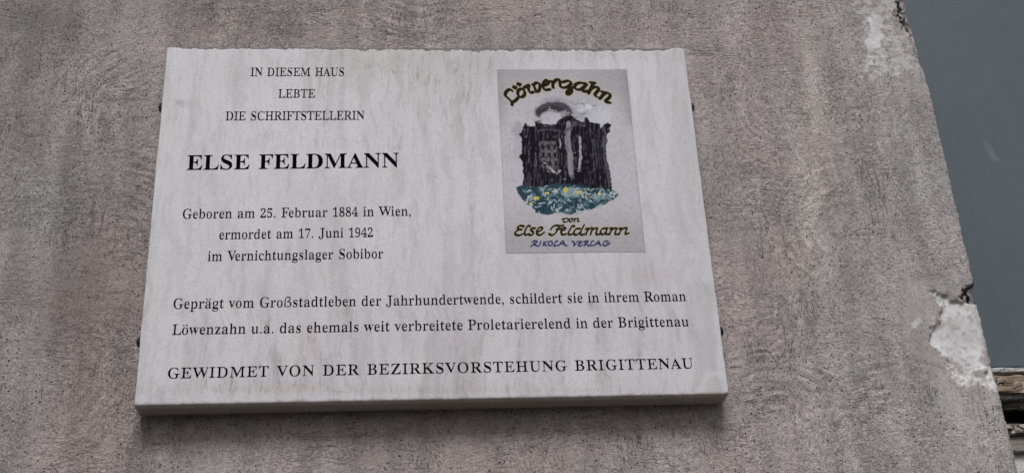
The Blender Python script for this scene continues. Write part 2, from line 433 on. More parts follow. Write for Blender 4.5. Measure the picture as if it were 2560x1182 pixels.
# trowel strokes: bundles of shallow concentric ridges
swirl = np.zeros(X.shape)
for (u_, v_, r0, r1, a0, a1, amp) in [(1780, 470, .06, .19, -0.9, 0.5, 1.0), (1950, 1120, .04, .15, 0.3, 2.2, .9), (2140, 560, .03, .12, 1.6, 4.2, .9), (250, 620, .05, .17, -0.2, 1.6, .8), (420, 300, .05, .16, 1.9, 3.6, .9),
                                      (900, 1250, .06, .17, .9, 2.3, .7), (1500, 1180, .04, .14, 0.2, 2.0, .8), (1050, -60, .05, .13, 3.5, 5.6, .8), (80, 900, .05, .14, -1.2, 0.6, .7), (2000, 250, .04, .13, 2.4, 4.6, .8),
                                      (2260, 1120, .04, .13, 1.4, 3.0, .8), (1560, 60, .03, .10, 3.4, 5.2, .7), (520, 1150, .03, .11, .4, 2.4, .8), (2330, 330, .04, .12, 2.2, 3.8, .6), (1840, 760, .03, .12, -1.3, .4, .9)]:
    c_ = at(u_, v_, 0); dxs, dzs = X - c_[0], Z - c_[2]
    rr_ = np.hypot(dxs, dzs) * (1 + 0.12 * (fbm(X / .05, Z / .05, 33, 2) - .5)); th_ = np.arctan2(dzs, dxs)
    am = (a0 + a1) / 2; dth = np.abs((th_ - am + math.pi) % (2 * math.pi) - math.pi) / ((a1 - a0) / 2)
    w_ = sstep(1.0, 0.55, dth) * sstep(r0 * .9, r0 * 1.15, rr_) * sstep(r1 * 1.1, r1 * .8, rr_)
    rip = fbm(rr_ / 0.0045, th_ * 3.0 + rr_ * 9, 44 + int(u_), 3) - .5
    swirl = swirl * (1 - w_) + rip * w_ * amp
swirl *= fine
rel = (und + grn * fine * (1 - 0.75 * np.clip(smooth + patch, 0, 1))) + deep * 0.0030 + lip * 0.0012 + soft * 0.0006 + swirl * 0.0034 * (1 - np.clip(smooth + patch, 0, 1))
# broken arris: chips bite into the corner of the opening
arr = sstep(0.05, 0.0, XE - X + Y)                          # 1 on the corner
zpx = V[:, nx - 1]                                          # photograph row of every mesh row, at the corner
def chip(v0, v1, depth, s=8):
    return depth * sstep(v0 - s, v0 + s, zpx) * (1 - sstep(v1 - s, v1 + s, zpx))
cut = chip(-60, 62, 0.013, 5) + chip(62, 170, 0.0075, 14) + chip(170, 215, 0.002) + chip(716, 752, 0.0085, 5) + chip(752, 790, 0.002) + chip(905, 930, 0.002)
nzr = fbm(zs / 0.007, zs * 0 + 3, 51, 4)
cut = cut * (0.55 + 0.9 * nzr) + (fbm(zs / 0.005, zs * 0, 61, 3) - 0.42) * 0.0009 * (zs > OPB) * (zs < OPT)
cut += (fbm(zs / 0.0022, zs * 0, 62, 3) - 0.45) * 0.0016 * (zs > OPB) * (zs < OPT)
cut = np.maximum(cut, -0.0008)
fall = np.exp(-((XE - X) + Y * 0.9).clip(0) / 0.0075)
dx = -cut[:, None] * fall * (0.7 + 0.6 * fbm(X / 0.006 + Y / .006, Z / 0.006, 71, 3)) * inz
roundc = np.exp(-((XE - X).clip(0) + Y) / 0.0022) * 0.0012 * inz
big_chip = (chip(-80, 66, 1.0, 6) + chip(66, 165, 0.45, 10) + chip(714, 754, 0.8, 5))[:, None]
near = np.exp(-((XE - X).clip(0) / 0.012) ** 2)
crater = big_chip * near * (0.002 + 0.012 * fbm(X / 0.007, Z / 0.006, 81, 4)) * inz
Xd = X + dx - roundc
Yd = Y + np.where(Y > 0, 0, rel + crater) * 1.0 + np.where(Y > 0, 0, roundc)
Yd[:, nx:] = np.maximum(Y[:, nx:], Yd[:, nx - 1:nx] + REV[None, :] * 0.25)
Xd[:, nx:] += (fbm(Y[:, nx:] / 0.008, Z[:, nx:] / 0.008, 91, 3) - 0.5) * 0.003
grime_dark = big_chip * sstep(0.46, 0.62, fbm(X / 0.0065, Z / 0.005, 83, 3)) * sstep(0.30, 0.75, near)
hole = in_poly(Uj, Vj, [(2247, -5), (2275, -5), (2276, 75), (2268, 78), (2256, 42), (2246, 36)]) | in_poly(Uj, Vj, [(2404, 742), (2418, 720), (2432, 706), (2446, 712), (2446, 756), (2430, 752), (2416, 738)])
grime_dark = np.maximum(grime_dark, blur(hole * (0.62 + 0.38 * sstep(0.35, 0.5, fbm(X / .005, Z / .007, 84, 3))), 1))  # shade inside the holes put into the colour along with the chip grime
grime_dark[:, nx:] = 0.0
grime_dark = np.maximum(grime_dark, np.exp(-((XE - Xd).clip(0) + Y * .3) / 0.0018) * sstep(0.5, 0.64, fbm(zs / .009, zs * 0, 93, 3))[:, None] * 0.7 * inz * fine)
Yd[:, :nx] += (hole[:, :nx] * 0.006)
# long soft stains with some uneven light painted in, and the crack below the patch
tone = np.ones(X.shape + (3,))
tone *= (0.89 + 0.14 * sstep(200, 1500, U))[..., None]
tone *= 1 - 0.13 * smooth[..., None]
tone *= 1 + sstep(1950, 2150, U)[..., None] * np.array([-0.01, 0.035, 0.04])
def stain_shade(u, v, ru, rv, col, rot=0.0):
    c, s = math.cos(rot), math.sin(rot)
    du, dv = (U - u), (V - v)
    d = ((du * c + dv * s) / ru) ** 2 + ((-du * s + dv * c) / rv) ** 2
    w = np.exp(-d * (0.7 + 0.9 * wob))[..., None]
    tone[...] = tone * (1 - w) + tone * np.array(col) * w
wob = fbm(X / 0.03, Z / 0.06, 101, 4)
for st in [(60, 250, 45, 420, (0.86, 0.87, 0.88)), (150, 60, 120, 90, (0.80, 0.82, 0.83)), (120, 520, 110, 130, (0.97, 1.04, 1.06)), (300, 130, 90, 160, (1.10, 1.10, 1.09)),
           (50, 900, 90, 260, (1.02, 1.04, 1.05)), (170, 800, 90, 220, (0.84, 0.81, 0.80)), (280, 700, 90, 250, (1.03, 0.97, 0.95)), (20, 1050, 40, 200, (0.85, 0.86, 0.87)),
           (210, 1080, 120, 120, (1.04, 0.98, 0.95)), (330, 420, 60, 120, (0.97, 1.00, 1.01)), (700, 50, 400, 60, (0.92, 0.90, 0.89)), (560, 60, 120, 60, (1.12, 1.11, 1.10)),
           (1250, 30, 160, 50, (1.06, 1.04, 1.03)), (1500, 60, 200, 70, (0.96, 0.95, 0.95)), (1850, 150, 120, 260, (1.03, 1.03, 1.03)), (2000, 560, 90, 300, (1.08, 1.07, 1.05)),
           (1930, 620, 60, 220, (0.93, 0.91, 0.91)), (2060, 420, 60, 150, (1.12, 1.09, 1.06)), (2200, 260, 80, 220, (1.06, 1.07, 1.07)), (2300, 500, 120, 300, (1.05, 1.06, 1.07)),
           (1900, 900, 120, 200, (0.94, 0.92, 0.92)), (2250, 950, 200, 160, (1.04, 1.05, 1.06)), (2350, 830, 110, 90, (1.06, 1.04, 1.0)), (1000, 1130, 500, 60, (0.97, 0.95, 0.94)),
           (2040, 120, 40, 190, (1.12, 1.10, 1.07)), (2120, 700, 60, 400, (0.95, 0.95, 0.96)), (2010, 640, 25, 60, (1.15, 1.13, 1.1)), (2050, 20, 200, 40, (1.02, 1.0, 1.0))]:
    stain_shade(*st)
tone *= (1 + 0.75 * swirl)[..., None]
# run-off streaks
stre = fbm(X / 0.018, Z / 0.35, 111, 4)
tone *= (0.93 + 0.14 * stre)[..., None]
wvcrack = np.minimum.reduce([seg_dist(U + jit * .15, V + jit2 * .12, p) for p in
    ([(2290, 900), (2330, 912), (2370, 925)], [(240, 140), (250, 128), (290, 128), (320, 160)], [(170, 470), (200, 480), (240, 476)], [(200, 280), (190, 340), (215, 395), (218, 460)],
     [(270, 250), (320, 245), (380, 252)], [(120, 350), (128, 385)], [(2410, 700), (2390, 715)])])
tone *= (1 - 0.30 * np.exp(-(wvcrack / 2.4) ** 2))[..., None]
verts = np.stack([Xd, Yd, Z], 2).reshape(-1, 3)
idx = np.arange(nz * (nx + nr)).reshape(nz, nx + nr)
faces = np.stack([idx[:-1, :-1], idx[:-1, 1:], idx[1:, 1:], idx[1:, :-1]], 2).reshape(-1, 4)
mask = np.stack([soft, np.clip(smooth, 0, 1), np.clip(grime_dark, 0, 1)], 2).reshape(-1, 3)
tonev = tone.reshape(-1, 3)
# the rest of the front: below, above and right of the opening, with its reveals
xa, xb = XE, XE + OPW
xal, xau = float(XeZ[np.argmin(abs(zs - OPB))]), float(XeZ[np.argmin(abs(zs - OPT))])
ev, ef = [], []
def quad(p, *, n=(1, 1)):
    b = len(verts) + len(ev)
    p = [np.array(q, float) for q in p]
    nu, nv = n
    for j in range(nv + 1):
        for i in range(nu + 1):
            s, t = i / nu, j / nv
            ev.append((p[0] * (1 - s) + p[1] * s) * (1 - t) + (p[3] * (1 - s) + p[2] * s) * t)
    for j in range(nv):
        for i in range(nu):
            a = b + j * (nu + 1) + i
            ef.append((a, a + 1, a + nu + 2, a + nu + 1))
D = float(REV[-1])
quad([(xal, 0, 0), (xb, 0, 0), (xb, 0, OPB), (xal, 0, OPB)], n=(12, 24))
quad([(xau, 0, OPT), (xb, 0, OPT), (xb, 0, WZ1), (xau, 0, WZ1)], n=(12, 40))
quad([(xb, 0, 0), (WX1, 0, 0), (WX1, 0, WZ1), (xb, 0, WZ1)], n=(50, 60))
quad([(xb, D, OPB), (xb, 0, OPB), (xb, 0, OPT), (xb, D, OPT)], n=(2, 30))
quad([(xal, 0, OPB), (xb, 0, OPB), (xb, D, OPB), (xal, D, OPB)], n=(20, 2))
quad([(xau, D, OPT), (xb, D, OPT), (xb, 0, OPT), (xau, 0, OPT)], n=(20, 2))
# blank back and flanks so the wall has its thickness
BK = 0.40
quad([(WX0, BK, 0), (WX0, 0, 0), (WX0, 0, WZ1), (WX0, BK, WZ1)])
quad([(WX1, 0, 0), (WX1, BK, 0), (WX1, BK, WZ1), (WX1, 0, WZ1)])
quad([(WX0, 0, WZ1), (WX1, 0, WZ1), (WX1, BK, WZ1), (WX0, BK, WZ1)])
quad([(WX1, BK, 0), (WX0, BK, 0), (WX0, BK, WZ1), (WX1, BK, WZ1)])
verts = np.concatenate([verts, np.array(ev)]); faces = np.concatenate([faces, np.array(ef)])
mask = np.concatenate([mask, np.zeros((len(ev), 3))]); tonev = np.concatenate([tonev, np.ones((len(ev), 3))])
wall = mesh_obj('wall', verts, faces, M_RENDER, smooth=True)
set_attr(wall, 'mask', mask); set_attr(wall, 'tone', tonev)
tag(wall, 'grey and pinkish hand-trowelled cement render house wall with fallen plaster at the window corner', 'wall', kind='thing')

# ------------------------------------------------------------------ the window right of the corner
win = bpy.data.objects.new('window', None); C.objects.link(win); win.location = (XE, D, OPB)
tag(win, 'old wooden window with blue-grey pane and peeling crossbar in the opening at right', 'window', kind='thing')
bpy.context.view_layer.update()
def local(o):                                               # world-space mesh put under the window's Empty
    o.data.transform(Matrix.Translation(-win.location)); return o
def box(x0, x1, y0, y1, z0, z1, name, mat, wob_=0.0, seed=0, bev=0.0015, segs=None):
    """a board along x: bevelled section swept in short steps, its faces slightly uneven"""
    n = segs or max(2, int((x1 - x0) / 0.006))
    b = min(bev, abs(y1 - y0) * .3, abs(z1 - z0) * .3)
    sec = [(y0, z0 + b), (y0, (z0 + z1) / 2), (y0, z1 - b), (y0 + b, z1), (y1, z1), (y1, z0), (y0 + b, z0)]
    vs_, fs_ = [], []; m = len(sec)
    for i in range(n + 1):
        x = x0 + (x1 - x0) * i / n
        for j, (yy, zz) in enumerate(sec):
            w1 = (vnoise(np.array([x / 0.011 + j * 7.7]), np.array([seed + j * 1.3]), seed)[0] - .5) * wob_ if j in (0, 1, 2, 3, 6) else 0
            w2 = (vnoise(np.array([x / 0.017 + j * 3.1]), np.array([seed + 9 + j]), seed)[0] - .5) * wob_ if j in (0, 2, 3, 6) else 0
            vs_.append((x, yy + w1, zz + w2 * .8))
    for i in range(n):
        for j in range(m):
            a, c = i * m + j, i * m + (j + 1) % m
            fs_.append((a, c, c + m, a + m))
    fs_.append(tuple(range(m))[::-1]); fs_.append(tuple(n * m + j for j in range(m)))
    return local(mesh_obj(name, vs_, fs_, mat, win))
YP = D + 0.030                                              # plane of the pane
wx0, wx1 = XE - 0.05, XE + OPW + 0.05
def zat(v, Yy, u=2545): return float(at(u, v, Yy)[2])
M_W_TAN = mat_wood('weathered_tan_wood', (0.12, 0.085, 0.06), (0.28, 0.215, 0.155), (0.34, 0.29, 0.24), 0.34)
M_W_GREY = mat_wood('grey_weathered_wood', (0.16, 0.155, 0.15), (0.27, 0.26, 0.25), (0.40, 0.39, 0.38), 0.35)
M_W_BROWN = mat_wood('grey_brown_wood', (0.17, 0.15, 0.135), (0.27, 0.25, 0.23))
M_W_DARK = mat_wood('dark_weathered_wood', (0.04, 0.034, 0.03), (0.10, 0.085, 0.07), (0.33, 0.30, 0.27), 0.36)
M_W_WHITE = mat_wood('off_white_painted_wood', (0.34, 0.33, 0.32), (0.45, 0.44, 0.43), (0.50, 0.50, 0.49), 0.7)
M_W_BEAD = mat_wood('pale_grey_bead_wood', (0.20, 0.195, 0.19), (0.34, 0.335, 0.33), (0.42, 0.42, 0.42), 0.5)
M_GAP = mat_plain('gap_shade_black', (0.012, 0.011, 0.010), 0.95, spec=0.1)  # near-black: the shade of the gaps put into the colour
def rail(v0, v1, y, thick, name, mat, wob_, seed):          # visible between rows v0 and v1 of the photograph, front at depth y
    return box(wx0, wx1, y, y + thick, zat(v1, y), zat(v0, y), name, mat, wob_, seed)
# upper pane
kp = NT('blue_grey_pane')
pb = kp.noise(kp.coord((1, 1, 0.6)), 9, 4, 0.6)
pf = kp.noise(kp.coord(), 120, 3, 0.6)
pc = kp.mix(kp.ramp(pb, 0.3, 0.7), (0.062, 0.082, 0.100), (0.075, 0.096, 0.115))
pc = kp.mix(kp.ramp(pf, 0.4, 0.8, 0.0, 0.12), pc, (0.18, 0.19, 0.20))
pc = kp.mix(kp.sep(kp.attr('smear').outputs['Color'])[0], pc, (0.13, 0.155, 0.17))
kp.out(pc, 0.38, kp.bump(kp.noise(kp.coord((1, 1, 0.3)), 40, 3), 0.12, 0.001), 0.35)
pz0, pz1 = zat(918, YP), OPT + 0.05
gx, gz = np.linspace(wx0, wx1, 240), np.concatenate([np.linspace(pz0, pz0 + 0.75, 260), np.linspace(pz0 + 0.78, pz1, 20)])
GX, GZ = np.meshgrid(gx, gz)
pv = np.stack([GX.ravel(), np.full(GX.size, YP), GZ.ravel()], 1)
pi = np.arange(GX.size).reshape(GX.shape)
pfc = np.stack([pi[:-1, :-1], pi[:-1, 1:], pi[1:, 1:], pi[1:, :-1]], 2).reshape(-1, 4)
back = pv.copy(); back[:, 1] += 0.005
edge_loop = np.concatenate([pi[0, :], pi[1:, -1], pi[-1, -2::-1], pi[-2:0:-1, 0]])
nb0 = len(pv)
rim = pv[edge_loop].copy(); rim[:, 1] += 0.005
ne = len(edge_loop); k1 = np.arange(ne); k2 = (k1 + 1) % ne
rimf = np.stack([edge_loop[k1], nb0 + k1, nb0 + k2, edge_loop[k2]], 1)
pane = mesh_obj('pane', np.concatenate([pv, rim]), np.concatenate([pfc, rimf]), kp.m, win)
pu_, pv_ = seen(np.concatenate([pv, rim]))
jj = (fbm(pu_ / 9, pv_ / 9, 7, 3) - .5) * 10
sm = np.exp(-(seg_dist(pu_ + jj, pv_ + jj, [(2459, 350), (2470, 365), (2480, 388), (2488, 396)]) / 6.0) ** 4) * (0.3 + 0.45 * sstep(345, 395, pv_))
sm += np.exp(-(seg_dist(pu_ + jj, pv_ + jj, [(2448, 285), (2455, 330)]) / 3.0) ** 2) * 0.12
set_attr(pane, 'smear', np.repeat(np.clip(sm, 0, 1)[:, None], 3, 1))
local(pane)
rail(917, 929, YP - 0.010, 0.016, 'glazing_bead', M_W_BEAD, 0.0012, 3)
r1 = rail(937, 979, YP - 0.020, 0.030, 'crossbar', M_W_TAN, 0.0032, 5)
rail(980, 996, YP - 0.013, 0.022, 'drip_strip', M_W_GREY, 0.0010, 8)
rail(999, 1019, YP - 0.004, 0.014, 'lower_strip', M_W_DARK, 0.0035, 11)
r2 = rail(1058, 1085, YP - 0.016, 0.024, 'casement_head', M_W_DARK, 0.0040, 14)
rail(1087, 1129, YP - 0.010, 0.022, 'casement_rail', M_W_BROWN, 0.0012, 17)
rail(1131, 1215, YP - 0.002, 0.016, 'casement_frame', M_W_WHITE, 0.0008, 20)
zl = zat(1215, YP - 0.002)
box(wx0, wx1, YP + 0.006, YP + 0.010, OPB - 0.05, zl - 0.002, 'lower_pane', kp.m, 0, 0, segs=2)
box(wx0, wx1, YP + 0.030, YP + 0.045, OPB - 0.06, OPT + 0.06, 'gap_shade_board', M_GAP, 0, 0, segs=2)  # sheet added behind the bars, painted as the shade between them
# curled flakes of old paint on the bars
M_FLAKE = mat_plain('peeling_cream_paint', (0.30, 0.255, 0.205), 0.7, var=0.2, scale=150)
flakes = []
for s in range(5):
    n = 9; rr = random.Random(40 + s); v_, f_ = [], []
    ang = [2 * math.pi * i / n for i in range(n)]
    rad = [0.0055 * rr.uniform(0.45, 1.1) for _ in ang]
    for lay in (0, 1):
        for a_, q in zip(ang, rad):
            x_, z_ = math.cos(a_) * q * 1.5, math.sin(a_) * q * 0.75
            v_.append((x_, -0.0012 - 0.26 * max(0, x_) ** 1 * 0.9 - 0.0006 * lay + 0.0009, z_))
    f_.append(tuple(range(n))[::-1][::-1]); f_.append(tuple(range(n, 2 * n))[::-1])
    for i in range(n): f_.append((i, n + i, n + (i + 1) % n, (i + 1) % n))
    flakes.append((v_, f_))
fm = []
for v_, f_ in flakes:
    me = bpy.data.meshes.new('paint_flake'); me.from_pydata(v_, [], f_); me.update(); me.materials.append(M_FLAKE); fm.append(me)
def scatter(parent, v0, v1, y, count, seed):
    rr = random.Random(seed)
    for i in range(count):
        o = bpy.data.objects.new('paint_flake', rr.choice(fm)); C.objects.link(o); o.parent = parent
        x = wx0 + 0.05 + (OPW * (i + rr.random()) / count)
        o.location = Vector((x, y - 0.0006, zat(rr.uniform(v0, v1), y))) - win.location
        o.rotation_euler = (rr.uniform(-.25, .25), rr.uniform(-.5, .5) + (math.pi if rr.random() < .4 else 0), 0)
        sc_ = rr.uniform(0.6, 1.25); o.scale = (sc_, sc_, sc_)
scatter(r1, 942, 974, YP - 0.020, 34, 5)
scatter(r2, 1061, 1081, YP - 0.016, 52, 6)

# ------------------------------------------------------------------ the tablet
plaque = bpy.data.objects.new('memorial_plaque', None); C.objects.link(plaque)
plaque.location = (TL[0] + PW / 2, 0, TL[2] - PH)
tag(plaque, 'white marble memorial tablet with black inscription and printed book cover on the wall', 'plaque')
PO = np.array(plaque.location)
def to_pl(u, v):                                            # photograph pixel on the front face, in the tablet's own x, z
    p = at(u, v, YF) - PO; return p[0], p[2]
HW = PW / 2
INS = 0.012
gxs = np.linspace(-HW + INS, HW - INS, 340); gzs = np.linspace(INS, PH - INS, 248)
FX, FZ = np.meshgrid(gxs, gzs)
fv = np.stack([FX.ravel(), np.full(FX.size, YF), FZ.ravel()], 1)
fi = np.arange(FX.size).reshape(FX.shape)
ff = [np.stack([fi[:-1, :-1], fi[:-1, 1:], fi[1:, 1:], fi[1:, :-1]], 2).reshape(-1, 4)]
loop = np.concatenate([fi[0, :], fi[1:, -1], fi[-1, -2::-1], fi[-2:0:-1, 0]])
base = fv[loop]
fx_, fz_ = base[:, 0] / (HW - INS), (base[:, 2] - PH / 2) / (PH / 2 - INS)
RB = 0.0013                                                 # worn front arris
prof = [(0.0095, 0), (0.0075, 0), (0.006, 0), (0.005, 0), (0.0042, 0), (0.0035, 0), (0.0028, 0), (0.0022, 0), (0.0017, 0)]
prof += [(RB * (1 - math.sin(a)), RB * (1 - math.cos(a))) for a in (0.15, 0.5, 0.8, 1.1, 1.35, 1.57)]
prof += [(0, 0.0045), (0, 0.007), (0, 0.010), (0, 0.015), (0, 0.021), (0, PT - 0.0015), (0.0015, PT)]
rings = [fv]; prev = loop; cnt = len(fv); nl = len(loop); k1 = np.arange(nl); k2 = (k1 + 1) % nl
for ins, dep in prof:
    rg = np.stack([fx_ * (HW - ins), np.full(nl, YF + dep), PH / 2 + fz_ * (PH / 2 - ins)], 1)
    rings.append(rg); cur = cnt + np.arange(nl); cnt += nl
    ff.append(np.stack([prev[k1], prev[k2], cur[k2], cur[k1]], 1)[:, ::-1]); prev = cur
PV = np.concatenate(rings); PF = np.concatenate(ff)
px_, py_, pz_ = PV[:, 0].copy(), PV[:, 1].copy(), PV[:, 2].copy()
# worn, broken top arris
xr = px_ / PW + 0.5
top_i = PH - pz_
cn = fbm(px_ / 0.011, px_ * 0 + 1.7, 5, 4); cn2 = fbm(px_ / 0.0035, px_ * 0 + 4.1, 15, 3)
chipc = 0.0034 + 0.0046 * np.clip(cn - 0.42, 0, 1) * 2 + 0.0032 * (cn2 - 0.45)
chipc *= sstep(0.012, 0.035, xr) * (1 - sstep(0.955, 0.985, xr)) * (0.75 + 0.5 * sstep(0.3, 0.55, xr))
over = np.clip(chipc - top_i, 0, 1)
py_ = np.maximum(py_, YF + np.minimum(over * 0.28, 0.012) * (1 + 0.5 * (fbm(px_ / .002, pz_ / .002, 6, 2) - .5)) + (py_ - YF) * (over > 0) * 0.3)
gr = sstep(0.0, 0.0007, over) * (py_ - YF < 0.02)
# bottom and side arrises: small knocks
bk = fbm(px_ / 0.02, px_ * 0 + 8.8, 25, 4)
bot = np.exp(-pz_ / 0.004)
dd = np.clip((py_ - YF) / 0.008, 0, 1)
py_ += 0.0034 * np.exp(-(pz_ / 0.0022) ** 2) * (1 - dd)
py_ += bot * (bk - 0.5) * 0.0014 * (1 - dd)
sk = fbm(pz_ / 0.03, pz_ * 0 + (px_ > 0) * 5.0, 35, 3)
sidee = np.exp(-(HW - abs(px_)) / 0.002)
px_ -= np.sign(px_) * sidee * (sk - 0.5) * 0.0012
# rounded corners
def corner(cx_, cz_, sx, sz, Rr):
    a = (px_ - (cx_ - sx * Rr)) * sx; b = (pz_ - (cz_ - sz * Rr)) * sz
    m = (a > 0) & (b > 0); mm = np.maximum(a, b); L = np.hypot(a, b) + 1e-9
    s = np.where(m, mm / L, 1)
    px_[m] = (cx_ - sx * Rr) + sx * (a * s)[m]; pz_[m] = (cz_ - sz * Rr) + sz * (b * s)[m]
corner(HW, PH, 1, 1, 0.0045); corner(-HW, PH, -1, 1, 0.0015); corner(HW, 0, 1, -1, 0.005); corner(-HW, 0, -1, -1, 0.003)
PV = np.stack([px_, py_, pz_], 1)
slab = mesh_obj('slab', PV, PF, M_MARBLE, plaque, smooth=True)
pu_, pv_ = seen(np.stack([PV[:, 0] + PO[0], np.full(len(PV), YF), PV[:, 2] + PO[2]], 1))
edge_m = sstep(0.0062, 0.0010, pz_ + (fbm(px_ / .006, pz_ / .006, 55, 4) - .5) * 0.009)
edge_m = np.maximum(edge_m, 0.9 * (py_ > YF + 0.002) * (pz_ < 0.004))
jj = (fbm(pu_ / 8, pv_ / 8, 3, 3) - .5) * 6
rep = sstep(1.0, 0.75, seg_dist(pu_ + jj, pv_, [(1800, 934), (1772, 936), (1760, 950), (1755, 968), (1742, 984), (1728, 989)]) / 8.5) * 0.75
rep = np.maximum(rep, in_poly(pu_, pv_, [(1770, 940), (1818, 935), (1822, 985), (1752, 990)]) * 0.12)
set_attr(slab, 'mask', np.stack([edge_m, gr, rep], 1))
pt = np.ones((len(PV), 3))
wo = fbm(pu_ / 70, pv_ / 160, 13, 4)
def pstain(u, v, ru, rv, col, rot=0.0):
    c, s = math.cos(rot), math.sin(rot)
    d = (((pu_ - u) * c + (pv_ - v) * s) / ru) ** 2 + ((-(pu_ - u) * s + (pv_ - v) * c) / rv) ** 2
    w = np.exp(-d * (0.5 + 1.3 * wo))[:, None]
    pt[...] = pt * (1 - w) + pt * np.array(col) * w
for q in [(950, 160, 260, 60, (0.93, 0.92, 0.90)), (1100, 220, 120, 120, (0.93, 0.92, 0.915)), (820, 250, 60, 160, (0.95, 0.94, 0.94)), (450, 256, 16, 7, (0.72, 0.72, 0.72), 0.3), (532, 348, 10, 12, (0.86, 0.86, 0.86)),
          (665, 342, 14, 14, (0.88, 0.87, 0.87)), (510, 850, 10, 90, (0.90, 0.90, 0.89)), (670, 830, 12, 110, (0.90, 0.89, 0.89), -0.15), (695, 930, 14, 40, (0.86, 0.84, 0.84)), (790, 880, 16, 80, (0.88, 0.85, 0.85), -0.35),
          (830, 940, 12, 50, (0.87, 0.86, 0.86)), (770, 850, 40, 60, (1.0, 0.96, 0.95)), (1145, 860, 14, 80, (0.93, 0.90, 0.90)), (1180, 960, 40, 25, (0.92, 0.90, 0.89)), (1480, 765, 16, 16, (0.84, 0.83, 0.83)), (1500, 860, 20, 110, (0.94, 0.93, 0.93)),
          (1510, 945, 30, 30, (0.90, 0.90, 0.88)), (1640, 690, 60, 20, (0.97, 0.94, 0.93)), (700, 960, 250, 22, (0.92, 0.90, 0.885)), (870, 790, 9, 120, (0.90, 0.885, 0.885), -0.12), (960, 900, 12, 90, (0.90, 0.89, 0.89)), (1300, 880, 10, 100, (0.90, 0.88, 0.88)), (1400, 930, 14, 60, (0.89, 0.88, 0.88)), (1600, 860, 12, 120, (0.91, 0.89, 0.89)), (1180, 480, 10, 200, (0.92, 0.91, 0.915)), (1080, 420, 9, 130, (0.91, 0.90, 0.90), -0.1), (1000, 975, 700, 12, (0.93, 0.91, 0.88)), (570, 950, 20, 30, (0.88, 0.88, 0.87)), (1250, 160, 30, 80, (0.90, 0.89, 0.89)), (1000, 140, 330, 45, (0.92, 0.915, 0.91)), (1150, 200, 70, 110, (0.93, 0.925, 0.92)), (1450, 140, 200, 20, (0.93, 0.93, 0.925)),
          (980, 300, 60, 120, (0.96, 0.955, 0.95)), (440, 700, 50, 200, (1.03, 1.03, 1.03)), (600, 300, 100, 200, (1.01, 1.015, 1.02)), (1740, 500, 40, 300, (1.02, 1.02, 1.03)), (480, 960, 40, 40, (0.94, 0.935, 0.92))]:
    pstain(*q)
set_attr(slab, 'tone', pt)

# fixing bolts: domed heads on the narrow sides
def bolt_mesh():
    v_, f_ = [], []; n = 20
    pr = [(0.0, 0.0098), (0.0016, 0.0100), (0.0024, 0.0096), (0.0025, 0.0086), (0.0050, 0.0084), (0.0068, 0.0076), (0.0082, 0.0060), (0.0090, 0.0040), (0.0093, 0.0012)]
    for d, r in pr:
        for i in range(n):
            a = 2 * math.pi * i / n; v_.append((d, r * math.cos(a), r * math.sin(a)))
    for j in range(len(pr) - 1):
        for i in range(n):
            a, b = j * n + i, j * n + (i + 1) % n
            f_.append((a, b, b + n, a + n))
    f_.append(tuple((len(pr) - 1) * n + i for i in range(n)))
    me = bpy.data.meshes.new('fixing_bolt'); me.from_pydata(v_, [], f_); me.update(); me.materials.append(M_BOLT)
    for p in me.polygons: p.use_smooth = True
    return me
bm_ = bolt_mesh()
for (u, v, s) in ((402, 270, -1), (350, 855, -1), (1729, 270, 1), (1800, 829, 1)):
    yb = -GAP - PT * 0.42
    p = at(u, v, yb) - PO
    o = bpy.data.objects.new('fixing_bolt', bm_); C.objects.link(o); o.parent = plaque
    o.location = (s * (HW - 0.0004), yb, p[2]); o.scale = (0.85, 0.8, 0.8)
    if s < 0: o.rotation_euler = (0, 0, math.pi)
# wall anchors in the gap behind the slab
for sx in (-0.3, 0.3):
    for sz in (0.08, PH - 0.08):
        v_, f_ = [], []
        for yy in (-GAP - 0.004, 0.004):
            for i in range(12):
                a = 2 * math.pi * i / 12; v_.append((sx + 0.007 * math.cos(a), yy, sz + 0.007 * math.sin(a)))
        for i in range(12): f_.append((i, (i + 1) % 12, 12 + (i + 1) % 12, 12 + i))
        mesh_obj('wall_anchor', v_, f_, M_BOLT, plaque)
